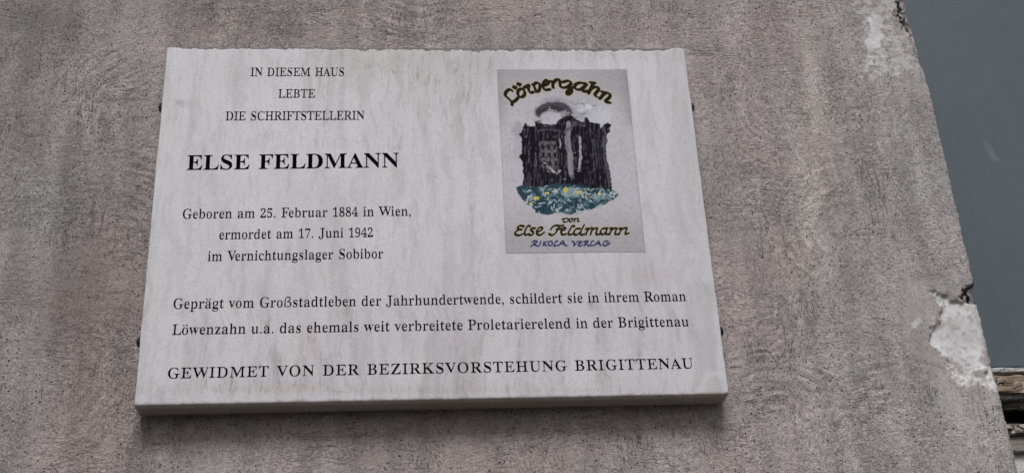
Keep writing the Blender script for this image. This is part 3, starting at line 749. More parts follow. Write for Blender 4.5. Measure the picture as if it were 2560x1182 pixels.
# ------------------------------------------------------------------ inscription
GLYPHS = """
A;650;-13,0 -13,27 14,32 35,45 54,70 73,111 307,694 334,693 572,129 612,51 632,33 660,27 660,0 341,0 341,27 402,37 422,68 406,121 376,197 154,197 117,105 112,88 111,72 129,38 184,27 190,27 190,0|169,239 360,239 263,475
B;659;24,0 24,26 67,32 93,48 106,76 111,122 111,549 103,614 92,633 76,644 23,653 23,678 328,678 474,661 561,609 590,522 572,450 518,399 427,368 536,332 601,275 623,196 605,113 552,52 468,13 354,0|271,375 280,375 348,383 392,406 416,448 424,514 418,573 401,614 370,638 322,646 294,643 280,632 273,613 271,582|330,36 385,45 422,73 441,121 448,191 439,262 412,309 365,335 294,344 271,344 271,97 274,68 284,50 301,39
C;697;382,-16 288,-5 204,30 135,84 83,156 50,242 39,340 50,437 84,522 136,594 206,648 291,682 386,693 460,684 547,655 577,648 607,659 624,693 650,693 650,459 625,459 584,542 530,606 466,646 395,660 330,647 279,608 243,544 221,453 214,337 222,228 246,144 286,83 342,47 414,35 474,43 533,66 589,105 638,158 666,132 589,50 494,0
D;738;30,0 30,26 69,32 94,44 106,69 110,111 110,557 105,606 90,634 64,648 22,653 22,678 330,678 440,668 532,639 604,590 655,523 687,439 697,339 683,217 640,122 568,54 468,14 340,0|331,36 391,44 439,70 476,112 510,207 522,341 514,450 492,536 454,596 400,633 332,645 301,641 282,630 274,609 271,573 271,107 274,72 282,50 300,40
E;658;21,0 21,25 66,30 93,44 107,72 112,116 112,549 107,603 92,634 66,648 24,653 24,678 594,678 594,476 571,476 549,555 506,605 440,632 345,641 298,638 285,632 277,620 272,578 272,366 288,366 346,375 386,400 412,446 429,514 453,514 453,176 428,176 420,230 406,270 386,299 358,318 322,328 276,331 272,331 272,100 276,70 286,52 307,44 343,41 410,45 466,58 513,79 552,112 584,156 612,213 640,213 599,0
F;602;23,0 23,26 66,34 93,50 106,79 111,125 111,558 106,603 92,630 64,645 21,653 21,678 586,678 586,476 562,476 549,532 529,574 501,605 462,626 409,638 342,642 298,640 276,627 271,593 271,368 283,368 340,377 381,402 408,448 423,516 450,516 450,176 424,176 408,251 382,298 341,324 281,333 271,333 271,120 280,64 292,46 312,35 382,26 382,0
G;756;399,-15 298,-4 210,29 139,82 86,153 52,240 41,341 52,439 86,524 138,594 208,648 290,682 383,693 464,684 550,656 577,649 592,652 604,660 624,693 651,693 651,458 625,458 600,515 569,564 532,604 490,634 445,654 398,660 333,647 282,609 246,544 224,455 217,339 230,201 268,100 306,55 354,28 410,19 458,24 488,40 505,68 510,106 510,190 505,229 490,254 460,266 410,271 410,295 745,295 745,271 704,266 680,254 668,230 664,191 664,43 532,0
H;779;23,0 23,26 66,32 93,47 106,75 111,120 111,564 106,605 92,631 66,646 24,653 24,678 360,678 360,653 304,643 288,633 278,618 271,564 271,373 509,373 509,564 502,618 493,633 477,643 420,653 420,678 755,678 755,653 712,646 686,632 673,606 669,564 669,120 673,77 686,49 712,33 755,26 755,0 420,0 420,26 463,32 490,46 504,73 509,120 509,329 271,329 271,120 276,75 289,47 316,32 360,26 360,0
I;388;20,0 20,26 63,34 91,48 107,72 112,112 112,576 108,614 94,636 66,648 20,653 20,678 364,678 364,653 319,648 292,636 277,614 272,576 272,115 279,66 289,50 306,39 366,26 366,0
J;492;162,-97 117,-93 76,-80 43,-60 17,-33 0,-1 -5,34 0,66 16,90 39,106 66,111 95,106 118,92 133,70 138,41 126,-2 114,-29 124,-52 156,-60 187,-54 206,-37 217,-8 220,32 220,546 212,609 200,628 182,640 118,653 118,678 468,678 468,653 412,642 396,630 386,612 380,546 380,132 371,50 345,-15 302,-60 240,-88
K;760;24,0 24,26 68,32 94,47 108,75 112,120 112,564 107,605 94,632 67,647 25,653 25,678 361,678 361,653 305,643 289,633 279,618 272,564 272,348 478,556 509,593 519,623 498,646 433,653 433,678 723,678 723,653 710,653 618,624 513,537 403,424 690,69 725,37 773,26 773,0 418,0 418,26 456,27 479,31 492,40 497,51 490,70 471,98 297,318 272,295 272,120 276,75 290,47 317,32 361,26 361,0
L;635;23,0 23,26 66,32 93,47 106,75 111,120 111,564 106,606 92,632 66,647 24,653 24,678 372,678 372,653 310,646 291,636 280,620 271,564 271,123 276,70 284,55 298,46 348,41 414,46 468,59 513,83 550,118 582,167 609,230 636,230 598,0
M;944;21,0 21,26 64,32 92,47 107,74 112,118 112,569 105,619 95,634 78,644 22,653 22,678 275,678 472,212 669,678 919,678 919,653 878,645 852,630 839,604 834,563 834,127 841,64 851,46 866,34 918,26 918,0 589,0 589,26 644,37 660,48 670,66 677,124 677,594 429,0 402,0 157,579 157,119 162,72 178,44 207,30 252,26 252,0
N;735;600,-16 159,521 159,117 163,73 176,46 203,32 248,26 248,0 27,0 27,26 80,34 96,45 106,62 113,117 113,578 54,645 27,653 27,678 233,678 582,251 582,562 575,616 565,632 549,642 493,653 493,678 714,678 714,653 671,647 645,632 632,605 628,561 628,-16
O;782;388,-16 317,-9 251,11 192,43 140,86 98,138 67,199 48,266 41,339 48,411 67,478 98,539 141,592 193,635 254,667 321,687 395,694 466,687 532,668 591,636 642,594 684,542 716,481 735,413 742,339 735,266 716,199 684,138 641,86 589,43 528,11 461,-9|394,18 456,31 503,69 538,134 558,223 565,339 553,478 518,578 461,640 387,660 325,647 278,609 243,544 223,455 216,339 228,201 264,100 320,38
P;622;23,0 23,26 66,32 93,47 106,75 111,120 111,564 106,605 92,631 66,646 24,653 24,678 318,678 428,672 500,655 546,628 580,592 602,547 609,494 593,417 546,358 468,319 360,306 271,306 271,120 276,75 289,47 316,32 360,26 360,0|271,342 300,342 363,350 404,376 427,422 435,490 429,558 410,605 375,633 322,642 297,639 282,631 274,616 271,593
R;704;23,0 23,26 66,32 93,47 106,75 111,120 111,564 106,605 92,631 66,646 24,653 24,678 323,678 454,667 547,634 602,578 621,498 604,425 553,370 469,333 643,75 674,38 690,29 712,26 715,26 715,0 504,0 300,316 271,316 271,120 276,75 289,47 316,32 360,26 360,0|271,348 303,348 370,357 416,384 443,432 452,500 439,579 400,626 334,642 301,639 282,629 274,609 271,574
S;581;64,-16 64,235 93,235 123,140 166,74 222,35 293,22 344,30 382,54 407,89 415,133 395,192 335,238 242,284 167,328 114,376 84,430 74,494 80,551 100,600 131,639 172,669 220,688 275,694 342,687 420,667 434,664 446,662 467,670 477,694 505,694 505,475 480,475 462,528 437,573 406,610 370,638 330,656 289,662 243,655 208,635 186,604 178,566 184,530 204,501 236,476 281,451 377,406 431,377 472,347 502,315 521,280 532,242 535,198 527,138 504,86 468,43 418,12 357,-8 286,-15 236,-12 187,1 146,14 126,18 103,10 91,-16
T;630;137,0 137,26 183,31 212,46 227,74 232,120 232,645 222,645 151,634 97,600 60,546 43,473 16,473 16,678 611,678 611,472 586,472 558,568 496,626 400,645 392,645 392,120 397,73 412,45 440,31 488,26 488,0
U;733;369,-19 250,-4 170,42 124,120 109,231 109,564 104,605 90,631 64,646 22,653 22,678 358,678 358,653 302,643 285,633 276,618 269,564 269,208 277,131 302,76 346,44 409,33 506,56 565,124 584,237 584,563 579,604 565,630 536,645 489,653 489,678 706,678 706,653 668,644 644,628 633,602 629,563 629,270 613,137 566,48 485,-2
V;637;316,-19 66,567 34,626 12,644 -21,653 -21,678 314,678 314,653 274,651 248,644 232,630 227,610 240,563 385,213 518,562 528,609 523,630 508,643 445,653 445,678 658,678 658,653 630,649 608,636 589,612 569,570 342,-19
W;910;254,-16 48,585 22,636 4,648 -23,653 -23,678 269,678 269,653 223,643 212,630 209,611 220,555 332,228 448,525 426,594 414,623 398,640 375,648 341,653 341,678 654,678 654,653 602,643 585,613 594,575 706,247 805,550 817,605 813,627 801,641 780,649 749,653 749,678 929,678 929,653 904,644 885,627 856,565 664,-16 637,-16 470,460 283,-16
Z;658;30,0 30,16 411,640 319,640 259,636 210,626 172,606 140,574 114,530 91,471 66,471 85,678 605,678 605,660 228,43 356,43 449,55 520,91 572,153 606,244 631,244 606,0
a;512;379,-15 337,-8 310,15 298,52 225,3 142,-13 96,-6 60,17 38,51 30,94 46,154 94,202 177,244 296,283 296,359 292,395 278,420 254,435 220,440 171,432 155,408 169,382 180,362 183,344 178,320 164,300 142,288 115,284 87,289 66,302 53,324 49,352 55,385 74,414 103,439 141,458 188,470 241,474 332,464 392,435 425,385 436,313 436,93 439,59 453,51 477,62 490,41 438,-1|225,50 259,61 296,94 296,252 229,225 189,183 176,125 188,69
b;537;64,-17 64,578 62,616 54,638 39,648 12,654 12,678 206,678 206,415 261,459 329,474 379,467 422,445 459,410 486,365 503,310 509,247 502,175 480,112 446,59 402,19 347,-6 286,-15 220,-1 156,42 79,-17|272,21 317,34 345,73 360,141 365,238 360,318 344,374 316,406 274,417 252,413 231,402 215,383 206,360 206,102 213,57 235,30
c;437;232,-15 178,-7 129,16 88,53 56,101 36,158 29,223 37,292 60,352 96,403 142,442 198,467 260,475 324,467 372,444 403,409 413,365 409,340 396,320 377,308 352,304 319,312 299,335 292,373 293,389 294,404 284,432 252,442 205,424 176,370 167,279 176,183 204,114 248,71 304,57 356,70 404,107 424,90 369,32 305,-3
d;551;208,-15 159,-7 116,16 79,52 52,99 35,156 29,219 35,291 54,354 83,404 121,442 166,466 217,474 281,460 332,417 332,597 328,623 316,640 294,650 262,654 262,678 475,678 475,112 477,81 484,60 498,48 526,41 526,16 438,8 332,-15 332,58 280,3|255,42 278,47 300,62 320,84 332,113 332,360 324,383 307,402 284,414 259,418 219,406 194,372 180,312 175,228 179,146 193,87 218,53
e;448;229,-15 174,-7 126,16 86,52 55,102 36,163 29,234 36,300 56,358 88,406 130,443 179,466 234,474 311,460 370,417 408,349 421,258 421,247 174,247 189,145 230,83 297,63 353,79 402,128 424,108 370,40 305,-1|173,286 300,286 300,320 297,375 288,412 269,435 240,442 203,427 180,380 173,303
f;318;22,0 22,24 59,32 74,52 78,109 78,412 24,412 24,462 78,462 78,526 90,596 126,648 183,681 259,692 315,685 357,664 383,632 392,595 388,567 375,546 356,533 334,529 310,533 291,544 279,560 275,582 287,626 292,635 294,644 288,656 268,660 243,655 228,640 220,581 220,462 303,462 303,412 220,412 220,97 224,60 235,38 258,28 297,24 297,0
g;487;217,-209 132,-202 71,-181 34,-149 21,-111 41,-68 102,-38 52,-1 35,45 42,80 63,110 99,138 152,164 86,200 46,251 33,316 40,360 59,398 90,430 130,454 179,469 234,474 292,469 347,453 472,453 472,399 399,399 425,354 434,303 428,262 411,225 384,195 348,172 305,158 256,153 234,154 211,155 187,151 168,140 154,125 150,106 165,81 210,73 261,73 332,70 386,60 424,43 450,19 465,-14 470,-55 454,-119 406,-168 326,-199|234,185 264,193 284,217 294,257 297,314 294,371 284,411 264,434 234,442 204,434 184,411 174,371 170,314 174,257 184,217 204,193|239,-173 324,-165 375,-140 392,-98 387,-76 371,-62 344,-54 305,-51 144,-51 118,-77 109,-108 117,-133 141,-154 181,-168
h;567;27,0 27,24 52,28 67,38 75,56 78,83 78,594 76,621 68,639 53,650 28,655 28,678 220,678 220,397 284,455 362,474 434,456 478,403 492,315 492,83 494,56 502,38 517,28 541,24 541,0 301,0 301,24 308,24 340,39 350,83 350,323 341,384 327,399 302,404 258,390 220,350 220,83 222,56 230,38 244,28 268,24 268,0
i;295;150,539 121,544 96,560 80,585 75,614 80,644 96,668 121,684 150,690 179,684 204,668 220,644 225,614 220,585 203,560 179,544|27,0 27,24 52,28 68,38 75,55 78,83 78,375 76,406 70,424 55,433 30,437 31,462 221,462 221,83 223,56 230,39 244,29 268,24 268,0
l;297;27,0 27,24 52,28 68,38 75,55 78,83 78,592 70,639 56,650 30,654 30,678 221,678 221,83 223,56 230,39 244,29 268,24 268,0
m;825;27,0 27,24 52,28 67,38 75,56 78,83 78,377 76,404 68,422 53,434 28,438 28,462 218,462 218,394 280,454 353,474 412,465 453,436 477,389 542,453 622,474 693,456 736,403 750,315 750,83 752,56 760,38 774,28 798,24 798,0 562,0 562,24 586,28 600,39 608,57 610,83 610,323 601,384 587,399 562,404 520,391 483,353 483,83 485,57 492,39 507,28 530,24 530,0 297,0 297,24 320,28 335,39 342,57 345,83 345,323 336,384 322,399 297,404 254,390 218,350 218,83 220,57 227,40 241,29 264,24 264,0
n;567;27,0 27,24 52,28 67,38 75,56 78,83 78,377 76,404 68,422 53,434 28,438 28,462 220,462 220,398 283,455 362,474 434,456 478,403 492,315 492,83 494,56 502,38 517,28 541,24 541,0 301,0 301,24 308,24 340,39 350,83 350,323 341,384 327,399 302,404 258,390 220,350 220,83 222,56 230,38 244,28 268,24 268,0
o;501;251,-15 189,-7 134,17 90,55 56,104 35,163 28,229 35,296 56,356 90,405 134,442 189,466 250,474 311,466 365,443 410,406 444,357 465,298 472,229 465,161 444,102 410,53 366,16 312,-7|251,17 287,27 311,58 324,121 327,229 322,338 309,403 286,434 251,445 214,434 191,403 178,338 174,230 178,122 191,58 215,27
p;553;26,-207 26,-184 60,-174 75,-150 78,-95 78,362 76,400 69,422 54,433 29,439 29,462 213,462 213,391 247,438 291,466 343,475 393,467 436,444 472,407 498,360 515,302 521,238 515,169 498,108 470,56 434,18 389,-7 338,-15 272,1 220,48 220,-86 226,-147 235,-164 248,-175 294,-183 294,-207|291,42 330,54 356,88 371,148 376,230 372,310 359,369 335,403 296,414 254,398 220,350 220,102 249,57
r;428;27,0 27,24 52,28 68,38 75,55 78,83 78,375 76,406 69,424 55,433 30,437 31,462 217,462 217,375 245,417 278,448 313,468 347,474 384,469 410,452 426,428 431,396 427,370 414,349 394,336 369,331 346,334 330,344 308,372 296,383 281,387 260,380 241,360 227,327 222,286 222,83 226,55 236,38 258,28 294,24 294,0
s;429;225,-15 181,-9 129,9 109,13 89,6 76,-13 53,-13 53,157 79,157 98,101 129,58 167,31 209,22 242,26 266,40 281,60 286,87 272,125 232,156 159,193 114,221 81,252 62,288 55,328 65,386 96,433 146,464 210,475 247,470 296,458 307,456 317,454 332,459 343,475 363,475 363,330 340,330 320,378 292,412 259,434 222,441 194,437 173,426 160,408 156,386 160,364 172,346 218,315 285,282 329,255 360,226 377,189 383,141 372,76 340,27 289,-4
t;340;184,-14 132,-7 98,16 78,53 72,106 72,415 30,415 30,446 131,550 192,631 215,631 215,462 309,462 309,415 215,415 215,122 222,76 233,64 250,60 282,73 307,111 331,98 294,36 245,-2
u;558;195,-15 136,-5 97,26 75,75 68,144 68,369 66,399 58,420 43,433 17,438 17,462 211,462 211,110 214,87 224,68 241,57 263,53 305,64 340,98 340,369 337,401 329,422 312,434 282,438 282,462 482,462 482,104 485,76 493,58 509,48 536,44 536,19 446,10 340,-15 340,60 312,29 277,5 238,-10
v;456;212,-15 57,369 33,418 18,432 -4,437 -4,462 244,462 244,438 232,438 202,431 192,411 194,399 275,182 351,376 359,405 345,430 303,438 303,462 454,462 454,439 430,430 414,415 387,362 238,-15
w;647;182,-15 25,394 9,424 -16,437 -16,462 206,462 206,437 178,430 170,411 172,396 178,376 248,189 314,350 299,396 282,430 250,439 250,462 481,462 481,437 450,430 440,411 441,400 443,390 500,210 569,381 576,410 573,422 566,430 530,439 530,462 663,462 663,439 645,435 632,424 613,384 453,-15 430,-15 332,293 208,-15
z;436;19,0 19,21 250,428 191,428 143,422 108,404 83,372 65,322 39,322 47,462 409,462 409,433 187,37 227,37 288,44 332,65 363,103 387,160 411,160 399,0
ß;607;69,-197 55,-186 59,318 78,480 132,598 186,652 252,684 331,695 401,686 454,661 488,622 499,571 494,528 478,488 452,452 420,424 384,403 344,393 344,385 442,367 512,330 553,273 567,200 562,152 546,110 520,74 488,44 451,20 409,3 365,-8 320,-11 261,-7 221,6 198,22 191,34 202,52 250,112 261,109 270,77 286,50 309,32 338,26 381,38 415,73 437,127 444,196 433,266 399,314 337,341 242,350 227,350 227,383 274,388 315,404 350,429 377,462 394,500 400,544 393,588 370,622 337,643 294,650 238,638 196,604 172,545 164,464 174,-154
1;559;97,0 97,53 179,53 202,56 217,67 226,87 229,118 229,619 160,544 130,522 100,515 78,520 59,535 46,558 42,589 110,613 196,666 266,718 378,718 378,118 380,90 388,70 403,57 429,53 510,53 510,0
2;559;35,0 35,103 183,254 238,313 278,365 306,412 324,457 334,503 337,553 332,602 316,636 291,656 259,663 216,652 188,620 172,565 167,490 115,496 74,512 48,543 39,589 45,624 64,656 94,684 137,706 192,719 259,724 358,713 430,680 473,627 488,558 485,524 476,490 434,418 355,328 230,205 130,110 363,110 392,114 416,128 434,150 446,179 454,210 513,210 508,0
4;559;180,0 180,53 208,53 240,56 266,66 284,87 290,125 290,186 13,186 13,247 297,714 436,714 436,252 540,252 540,186 436,186 436,125 442,87 460,66 486,56 518,53 531,53 531,0|83,252 290,252 290,427 292,522 297,619 282,587 258,544 235,503 218,475
5;559;245,-10 178,-6 125,8 86,28 60,52 45,81 40,111 46,142 62,163 88,176 120,180 130,124 144,98 165,78 193,64 230,60 262,64 291,74 316,94 336,124 349,166 353,220 344,285 318,332 275,359 217,368 154,362 106,350 60,368 92,714 470,714 475,532 418,532 410,566 397,594 384,602 364,604 156,604 140,419 188,430 250,434 354,421 436,380 488,314 506,220 500,160 482,111 455,71 420,40 380,18 336,2
7;559;165,0 431,605 168,605 128,592 110,554 104,504 44,504 49,714 526,714 526,665 250,0
8;559;273,-10 197,-4 136,16 89,46 56,86 36,131 30,182 40,241 70,288 117,326 177,361 124,398 85,440 61,488 53,542 58,588 75,630 104,668 148,698 208,718 285,724 378,712 444,674 485,618 498,549 489,495 462,454 419,420 363,387 440,343 491,297 520,246 529,189 512,105 462,42 381,3|302,421 334,444 356,472 368,507 372,551 362,606 348,630 330,649 307,662 279,666 243,658 216,634 200,598 194,554 201,508 222,474 256,446|278,47 324,56 360,82 382,122 390,172 381,217 356,254 310,287 244,321 213,296 188,265 171,226 165,178 173,125 196,84 232,56
9;559;227,-10 173,-6 131,6 100,25 79,49 67,76 63,103 66,123 75,140 90,152 112,160 130,118 154,84 188,61 232,53 305,85 352,182 373,343 348,316 316,294 277,280 231,275 153,288 90,328 49,393 35,482 42,550 62,608 96,657 142,694 198,716 264,724 333,715 393,689 443,644 482,580 506,495 514,388 510,308 498,234 477,166 448,106 408,58 358,21 298,-2|274,347 306,352 334,366 356,387 373,414 365,524 344,600 312,643 270,657 232,646 204,614 186,562 180,488 190,410 222,363
"""
def load_glyphs(txt):
    g = {}
    for line in txt.strip().split('\n'):
        k, adv, s = line.split(';')
        g[k] = (int(adv) / 1000.0, [[tuple(int(v) / 1000.0 for v in q.split(',')) for q in part.split()] for part in s.split('|')])
    return g

def thin_glyph(loops, k):
    """bring the bold outline to book weight: stems get slimmer, hairlines and serifs keep"""
    edges = []
    for lp in loops:
        n = len(lp)
        for i in range(n):
            edges.append((lp[i], lp[(i + 1) % n]))
    def thickness(mx, my, dx, dy):
        best = 9.0
        for (a, b) in edges:
            ex, ey = b[0] - a[0], b[1] - a[1]
            den = dx * ey - dy * ex
            if abs(den) < 1e-9: continue
            t = ((a[0] - mx) * ey - (a[1] - my) * ex) / den
            u = ((a[0] - mx) * dy - (a[1] - my) * dx) / den
            if t > 0.004 and -1e-6 <= u <= 1 + 1e-6 and t < best: best = t
        return best
    res = []
    for lp in loops:
        n = len(lp); es = []
        for i in range(n):
            a, b = lp[i], lp[(i + 1) % n]
            ex, ey = b[0] - a[0], b[1] - a[1]
            L = math.hypot(ex, ey) or 1e-9
            nx, ny = ey / L, -ex / L            # clockwise outer loops: inside lies to the right of the edge
            t = thickness((a[0] + b[0]) / 2, (a[1] + b[1]) / 2, nx, ny)
            s = 0.0
            if t < 0.21: s = nx * max(0.0, k * (t - 0.045))
            es.append(s)
        q = []
        for i in range(n):
            s0, s1 = es[i - 1], es[i]
            s = s0 if abs(s0) > abs(s1) else s1
            q.append((lp[i][0] + s, lp[i][1]))
        res.append(q)
    return res

GL = load_glyphs(GLYPHS)
_a, _l = GL['ß']
GL['ß'] = (_a, [[(x, max(0.0, y)) for x, y in l] for l in _l])
BOOK = {k: (a, thin_glyph(l, 0.19)) for k, (a, l) in GL.items()}
CAPH = 0.662
def circ(cx_, cy_, r, n=12): return [(cx_ + r * math.cos(-2 * math.pi * i / n), cy_ + r * math.sin(-2 * math.pi * i / n)) for i in range(n)]
def glyph(ch, bold):
    S = GL if bold else BOOK
    if ch in S:
        a, l = S[ch]
        if ch.isdigit():
            l = [[(x * 0.86, y * 0.925) for x, y in q] for q in l]; a *= 0.86
        return a, l
    if ch in 'äö':
        a, l = S['a' if ch == 'ä' else 'o']; c = a / 2 - 0.01
        return a, l + [circ(c - 0.10, 0.60, 0.052), circ(c + 0.10, 0.60, 0.052)]
    if ch == '.': return 0.25, [circ(0.125, 0.045, 0.055)]
    if ch == ',': return 0.25, [[(0.055, 0.035), (0.075, 0.085), (0.125, 0.10), (0.175, 0.07), (0.185, 0.0), (0.15, -0.09), (0.08, -0.145), (0.075, -0.13), (0.12, -0.085), (0.135, -0.03), (0.11, -0.012), (0.075, 0.0)]]
    return 0.3, []
KERN = {('V', 'e'): -0.10, ('W', 'i'): -0.03, ('W', 'e'): -0.08, ('A', 'U'): -0.03, ('H', 'A'): 0.0, ('R', 'o'): -0.02, ('L', 'ö'): -0.02, ('F', 'e'): -0.08, ('P', 'r'): -0.03, ('T', 'S'): -0.02, ('r', 'd'): -0.01, ('r', 'n'): 0.0}
def inscription(text, p0, p1, cap, track=0.0, space=0.30, bold=False):
    """set text on a baseline from p0 to p1 (photograph pixels), capitals cap pixels high"""
    x0, z0 = to_pl(*p0); x1, z1 = to_pl(*p1)
    mx, my = (p0[0] + p1[0]) / 2, (p0[1] + p1[1]) / 2
    s = (to_pl(mx, my - cap)[1] - to_pl(mx, my)[1]) / CAPH
    def layout(k):
        items, pen = [], 0.0
        for i, ch in enumerate(text):
            if ch == ' ': pen += space; continue
            g_, l = glyph(ch, bold)
            if i: pen += KERN.get((text[i - 1], ch), 0.0) * k
            items.append((l, pen)); pen += g_ * k + track
        f = min(x for q in items[0][0] for x, _ in q) * k
        l, p = items[-1]
        return items, f, p + max(x for q in l for x, _ in q) * k - f
    L = math.hypot(x1 - x0, z1 - z0)
    lo, hi = 0.3, 2.5
    for _ in range(40):
        sx = (lo + hi) / 2
        if layout(sx)[2] * s > L: hi = sx
        else: lo = sx
    items, first, _w = layout(sx)
    ang = math.atan2(z1 - z0, x1 - x0); ca, sa = math.cos(ang), math.sin(ang)
    vs_, fs_ = [], []
    dg = None
    for i, (l, pen) in enumerate(items):
        cu = bpy.data.curves.new('inscription', 'CURVE'); cu.dimensions = '2D'; cu.fill_mode = 'BOTH'
        for q in l:
            sp = cu.splines.new('POLY'); sp.points.add(len(q) - 1)
            for pt_, (gx_, gy_) in zip(sp.points, q):
                lx = (pen + gx_ * sx - first) * s; lz = gy_ * s
                pt_.co = (x0 + lx * ca - lz * sa, z0 + lx * sa + lz * ca, 0, 1)
            sp.use_cyclic_u = True
        tmp = bpy.data.objects.new('tmp', cu); m_ = tmp.to_mesh()
        b0 = len(vs_)
        vs_ += [(v.co.x, YF - 0.0003 - 0.00002 * (i % 2), v.co.y) for v in m_.vertices]
        fs_ += [tuple(b0 + k_ for k_ in p.vertices) for p in m_.polygons]
        tmp.to_mesh_clear(); bpy.data.objects.remove(tmp); bpy.data.curves.remove(cu)
    me = bpy.data.meshes.new('inscription'); me.from_pydata(vs_, [], fs_); me.update()
    me.name = 'inscription'; me.materials.append(M_INK)
    o = bpy.data.objects.new('inscription', me); C.objects.link(o); o.parent = plaque
    o['label'] = 'black lettering ' + text
    return sx
LINES = [('IN DIESEM HAUS', (625.8, 190.8), (859.8, 190.6), 20.3, -0.005, 0.27, False),
         ('LEBTE', (695.2, 244.9), (787.6, 244.5), 20.6, -0.005, 0.3, False),
         ('DIE SCHRIFTSTELLERIN', (563.2, 301.4), (911.2, 299.3), 21.3, -0.01, 0.27, False),
         ('ELSE FELDMANN', (466.4, 425.0), (997.6, 418.2), 35.3, 0.0, 0.33, True),
         ('Geboren am 25. Februar 1884 in Wien,', (456.3, 546.8), (1027, 539.0), 23.4, 0.0, 0.28, False),
         ('ermordet am 17. Juni 1942', (548, 598.2), (932.6, 592.0), 23.6, 0.0, 0.28, False),
         ('im Vernichtungslager Sobibor', (518.7, 652.3), (958, 645.2), 23.8, 0.0, 0.28, False),
         ('Geprägt vom Großstadtleben der Jahrhundertwende, schildert sie in ihrem Roman', (432.9, 771.5), (1716, 751.8), 24.6, 0.0, 0.27, False),
         ('Löwenzahn u.a. das ehemals weit verbreitete Proletarierelend in der Brigittenau', (429.8, 836.4), (1722, 814.8), 24.9, 0.0, 0.27, False),
         ('GEWIDMET VON DER BEZIRKSVORSTEHUNG BRIGITTENAU', (419.0, 945.4), (1733.4, 919.9), 25.4, 0.035, 0.42, False)]
for q in LINES:
    tr_ = inscription(*q)
    print('track', q[0][:12], round(tr_, 3))

# ------------------------------------------------------------------ printed book cover on the tablet
ctl, ctr, cbr, cbl = [np.array(to_pl(*p)) for p in ((1241, 174), (1566.5, 173), (1614, 630), (1266, 633))]
print('cover', ctl, ctr, cbr, cbl)
cxa, cxb = (ctl[0] + cbl[0]) / 2, (ctr[0] + cbr[0]) / 2
cza, czb = (cbl[1] + cbr[1]) / 2, (ctl[1] + ctr[1]) / 2
NXc, NZc = 330, 470
cxg, czg = np.linspace(cxa, cxb, NXc), np.linspace(cza, czb, NZc)
CXX, CZZ = np.meshgrid(cxg, czg)
cu_, cv_ = seen(np.stack([CXX.ravel() + PO[0], np.full(CXX.size, YF), CZZ.ravel() + PO[2]], 1))
cu_ = cu_.reshape(CXX.shape); cv_ = cv_.reshape(CXX.shape)
def srgb(r, g_, b): return np.array([((c / 255 + 0.055) / 1.055) ** 2.4 if c > 10 else c / 255 / 12.92 for c in (r, g_, b)])
LIFT = 0.96                                                 # paper colours under this sky
paint = np.ones(CXX.shape + (3,)) * srgb(187, 184, 192) * LIFT
n1 = fbm(cu_ / 26, cv_ / 26, 1, 4); n2 = fbm(cu_ / 4, cv_ / 4, 2, 3); n3 = fbm(cu_ / 60, cv_ / 90, 3, 3)
def lay(m, col, a=1.0):
    m = np.clip(m, 0, 1)[..., None] * a
    paint[...] = paint * (1 - m) + np.array(col) * m
# the aged, darker margins of the print
fu, fv_ = (CXX - cxa) / (cxb - cxa), (CZZ - cza) / (czb - cza)
topd = sstep(0.68, 1.0, fv_ + (n3 - .5) * .2); botd = sstep(0.30, 0.02, fv_ + (n3 - .5) * .15)
lay(np.maximum(topd * (0.55 + 0.55 * abs(fu - .5) * 2), botd * 0.9), srgb(158, 157, 161) * LIFT, 0.85)
lay(sstep(0.9, 1.0, fu) * sstep(0.62, 0.72, fv_), srgb(140, 141, 146) * LIFT, 0.6)
lay(sstep(0.08, 0.0, fu) * sstep(0.6, 0.75, fv_), srgb(150, 148, 152) * LIFT, 0.5)
lay(np.exp(-((fu - 0.995) / 0.004) ** 2) + np.exp(-((fu - 0.005) / 0.005) ** 2) * .5, srgb(140, 135, 138) * LIFT, 0.4)
lay(sstep(0.56, 0.72, n2), srgb(140, 138, 142) * LIFT, 0.28)
lay(sstep(0.5, 0.7, n1), srgb(170, 165, 168) * LIFT, 0.25)
Z1 = lambda p: (1200 + p[0] / 2.274, 140 + p[1] / 2.274)
def zp(pts): return [Z1(p) for p in pts]
wu, wv = cu_ + (n2 - .5) * 5 + (n1 - .5) * 6, cv_ + (fbm(cu_ / 5, cv_ / 5, 9, 3) - .5) * 5
def ell(cx_, cy_, rx, ry, s=0.25, uu=None, vv=None):
    x, y = Z1((cx_, cy_)); uu = wu if uu is None else uu; vv = wv if vv is None else vv
    d = np.hypot((uu - x) / (rx / 2.274), (vv - y) / (ry / 2.274)); return sstep(1 + s, 1 - s, d)
def brush(pts, w, s=0.5, **kw):
    return sstep(1.0, s, seg_dist(wu, wv, zp(catmull(pts))) / (w / 2.274))
def soft_poly(pts):
    return blur(in_poly(wu, wv, zp(pts)).astype(float), 1)
# drifting smoke over the roofs
for (x, y, rx, ry, col, a) in [(420, 265, 90, 30, (135, 134, 146), .6), (570, 290, 75, 45, (160, 160, 172), .6), (650, 330, 75, 55, (178, 178, 190), .8), (705, 350, 40, 60, (186, 187, 199), .8),
                               (215, 420, 30, 50, (140, 140, 152), .55), (215, 520, 22, 90, (160, 158, 168), .5), (560, 330, 60, 40, (140, 140, 154), .5), (620, 290, 20, 16, (200, 199, 206), .8), (575, 300, 26, 20, (196, 195, 203), .7)]:
    lay(ell(x, y, rx, ry, .35), srgb(*col) * 1.05, a)
dark = srgb(24, 22, 30); mid = srgb(84, 82, 92); lightg = srgb(165, 163, 170)
ring = ell(420, 320, 105, 58, .12) * (1 - ell(405, 352, 62, 34, .15))
lay(ring, dark, .92); lay(brush([(345, 300), (400, 275), (470, 285), (520, 320)], 12), mid, .55); lay(brush([(360, 330), (420, 312), (480, 340)], 8), lightg, .45)
